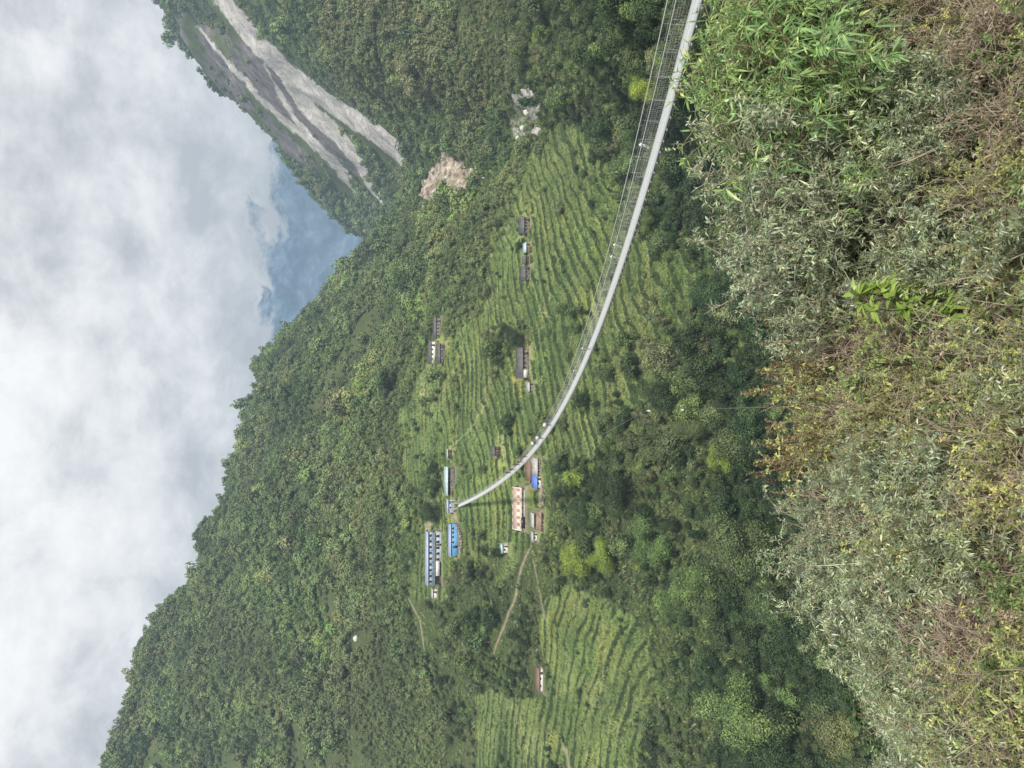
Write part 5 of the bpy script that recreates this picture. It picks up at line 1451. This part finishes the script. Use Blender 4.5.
# ------------------------------------------------------------------ light, cloud and air
SUN_AZ, SUN_EL = math.radians(158), math.radians(47)       # bearing from straight ahead, clockwise: behind and to the right
def world():
    w = bpy.data.worlds.new('World'); SC.world = w; w.use_nodes = True; nt = w.node_tree; nt.nodes.clear()
    out = nt.nodes.new('ShaderNodeOutputWorld')
    sky = nt.nodes.new('ShaderNodeTexSky'); sky.sky_type = 'NISHITA'; sky.sun_disc = False; sky.sun_elevation = SUN_EL; sky.sun_rotation = SUN_AZ; sky.altitude = 1500
    b1 = nt.nodes.new('ShaderNodeBackground'); b1.inputs[1].default_value = .10; nt.links.new(sky.outputs[0], b1.inputs[0])
    tc = nt.nodes.new('ShaderNodeTexCoord'); sx = nt.nodes.new('ShaderNodeSeparateXYZ'); nt.links.new(tc.outputs['Generated'], sx.inputs[0])
    # heaped cloud: billows by bearing, top light and grey undersides painted into the colour
    def cloud(vec):
        a = noise(nt, 2.6, 2, .5, vec, .2); b = noise(nt, 10.5, 7, .60, vec, .15)
        return math_n(nt, 'ADD', math_n(nt, 'MULTIPLY', a, .50), math_n(nt, 'MULTIPLY', b, .50))
    mp = nt.nodes.new('ShaderNodeMapping'); mp.inputs['Scale'].default_value = (1, 1, 1.35); mp.inputs['Location'].default_value = (3.1, 1.7, .4); nt.links.new(tc.outputs['Generated'], mp.inputs[0])
    mp2 = nt.nodes.new('ShaderNodeMapping'); mp2.inputs['Scale'].default_value = (1, 1, 1.35); mp2.inputs['Location'].default_value = (3.12, 1.69, .45); nt.links.new(tc.outputs['Generated'], mp2.inputs[0])
    f0 = cloud(mp.outputs[0]); f1 = cloud(mp2.outputs[0])
    lit = math_n(nt, 'MULTIPLY', math_n(nt, 'SUBTRACT', f0, f1), 1.15)
    f = math_n(nt, 'SUBTRACT', f0, lit)
    c = ramp(nt, f, [(.39, (.99, .99, .99)), (.47, (.86, .87, .885)), (.54, (.70, .715, .74)), (.62, (.53, .555, .59))])
    b2 = nt.nodes.new('ShaderNodeBackground'); b2.inputs[1].default_value = 1.12; nt.links.new(c, b2.inputs[0])
    gap = ramp(nt, noise(nt, 1.3, 5, .5, tc.outputs['Generated']), [(.30, (.75, .75, .75)), (.42, (1, 1, 1))])
    mx = nt.nodes.new('ShaderNodeMixShader'); nt.links.new(gap, mx.inputs[0]); nt.links.new(b1.outputs[0], mx.inputs[1]); nt.links.new(b2.outputs[0], mx.inputs[2])
    nt.links.new(mx.outputs[0], out.inputs[0])
world()
sl = bpy.data.lights.new('sun', 'SUN'); sl.energy = 5.0; sl.angle = math.radians(6); sl.color = (1.0, .95, .86)
so = bpy.data.objects.new('sun', sl); COL.objects.link(so)
sd = Vector((math.sin(SUN_AZ) * math.cos(SUN_EL), math.cos(SUN_AZ) * math.cos(SUN_EL), math.sin(SUN_EL)))
so.rotation_euler = sd.to_track_quat('Z', 'Y').to_euler(); so.location = sd * 50

def air(density=2.3e-4, glow=(.33, .44, .54)):
    """thin valley haze that fills the air all round, out past the far range"""
    m, nt, out = new_mat('valley_haze')
    ab = nt.nodes.new('ShaderNodeVolumeAbsorption'); ab.inputs['Color'].default_value = (0, 0, 0, 1); ab.inputs['Density'].default_value = density
    em = nt.nodes.new('ShaderNodeEmission'); em.inputs[0].default_value = (*glow, 1); em.inputs[1].default_value = density  # emission stands in for daylight scattered by the haze
    ad = nt.nodes.new('ShaderNodeAddShader'); nt.links.new(ab.outputs[0], ad.inputs[0]); nt.links.new(em.outputs[0], ad.inputs[1]); nt.links.new(ad.outputs[0], out.inputs['Volume'])
    o = MB().box(-3000, 4000, -900, 5400, -900, 480).build('sky_haze', m); tag(o, kind='structure')
air()

cam = bpy.data.cameras.new('camera'); co = bpy.data.objects.new('camera', cam); COL.objects.link(co)
cam.sensor_fit = 'HORIZONTAL'; cam.sensor_width = 36; cam.lens = 36 * F / 1024; cam.clip_start = .05; cam.clip_end = 20000
Fw = Vector((0, CP, -SP)); Up = Vector((0, SP, CP)); Rt = Vector((1, 0, 0))
co.matrix_world = Matrix(((-Up.x, Rt.x, -Fw.x, 0), (-Up.y, Rt.y, -Fw.y, 0), (-Up.z, Rt.z, -Fw.z, 0), (0, 0, 0, 1)))
SC.camera = co
SC.view_settings.view_transform = 'Standard'; SC.view_settings.look = 'None'; SC.view_settings.exposure = 0; SC.view_settings.gamma = 1
cy = SC.cycles
cy.max_bounces = 5; cy.diffuse_bounces = 3; cy.glossy_bounces = 2; cy.transmission_bounces = 2; cy.transparent_max_bounces = 8; cy.volume_bounces = 0
cy.adaptive_threshold = .02; cy.use_denoising = True; cy.use_adaptive_sampling = True
SC.render.film_transparent = False
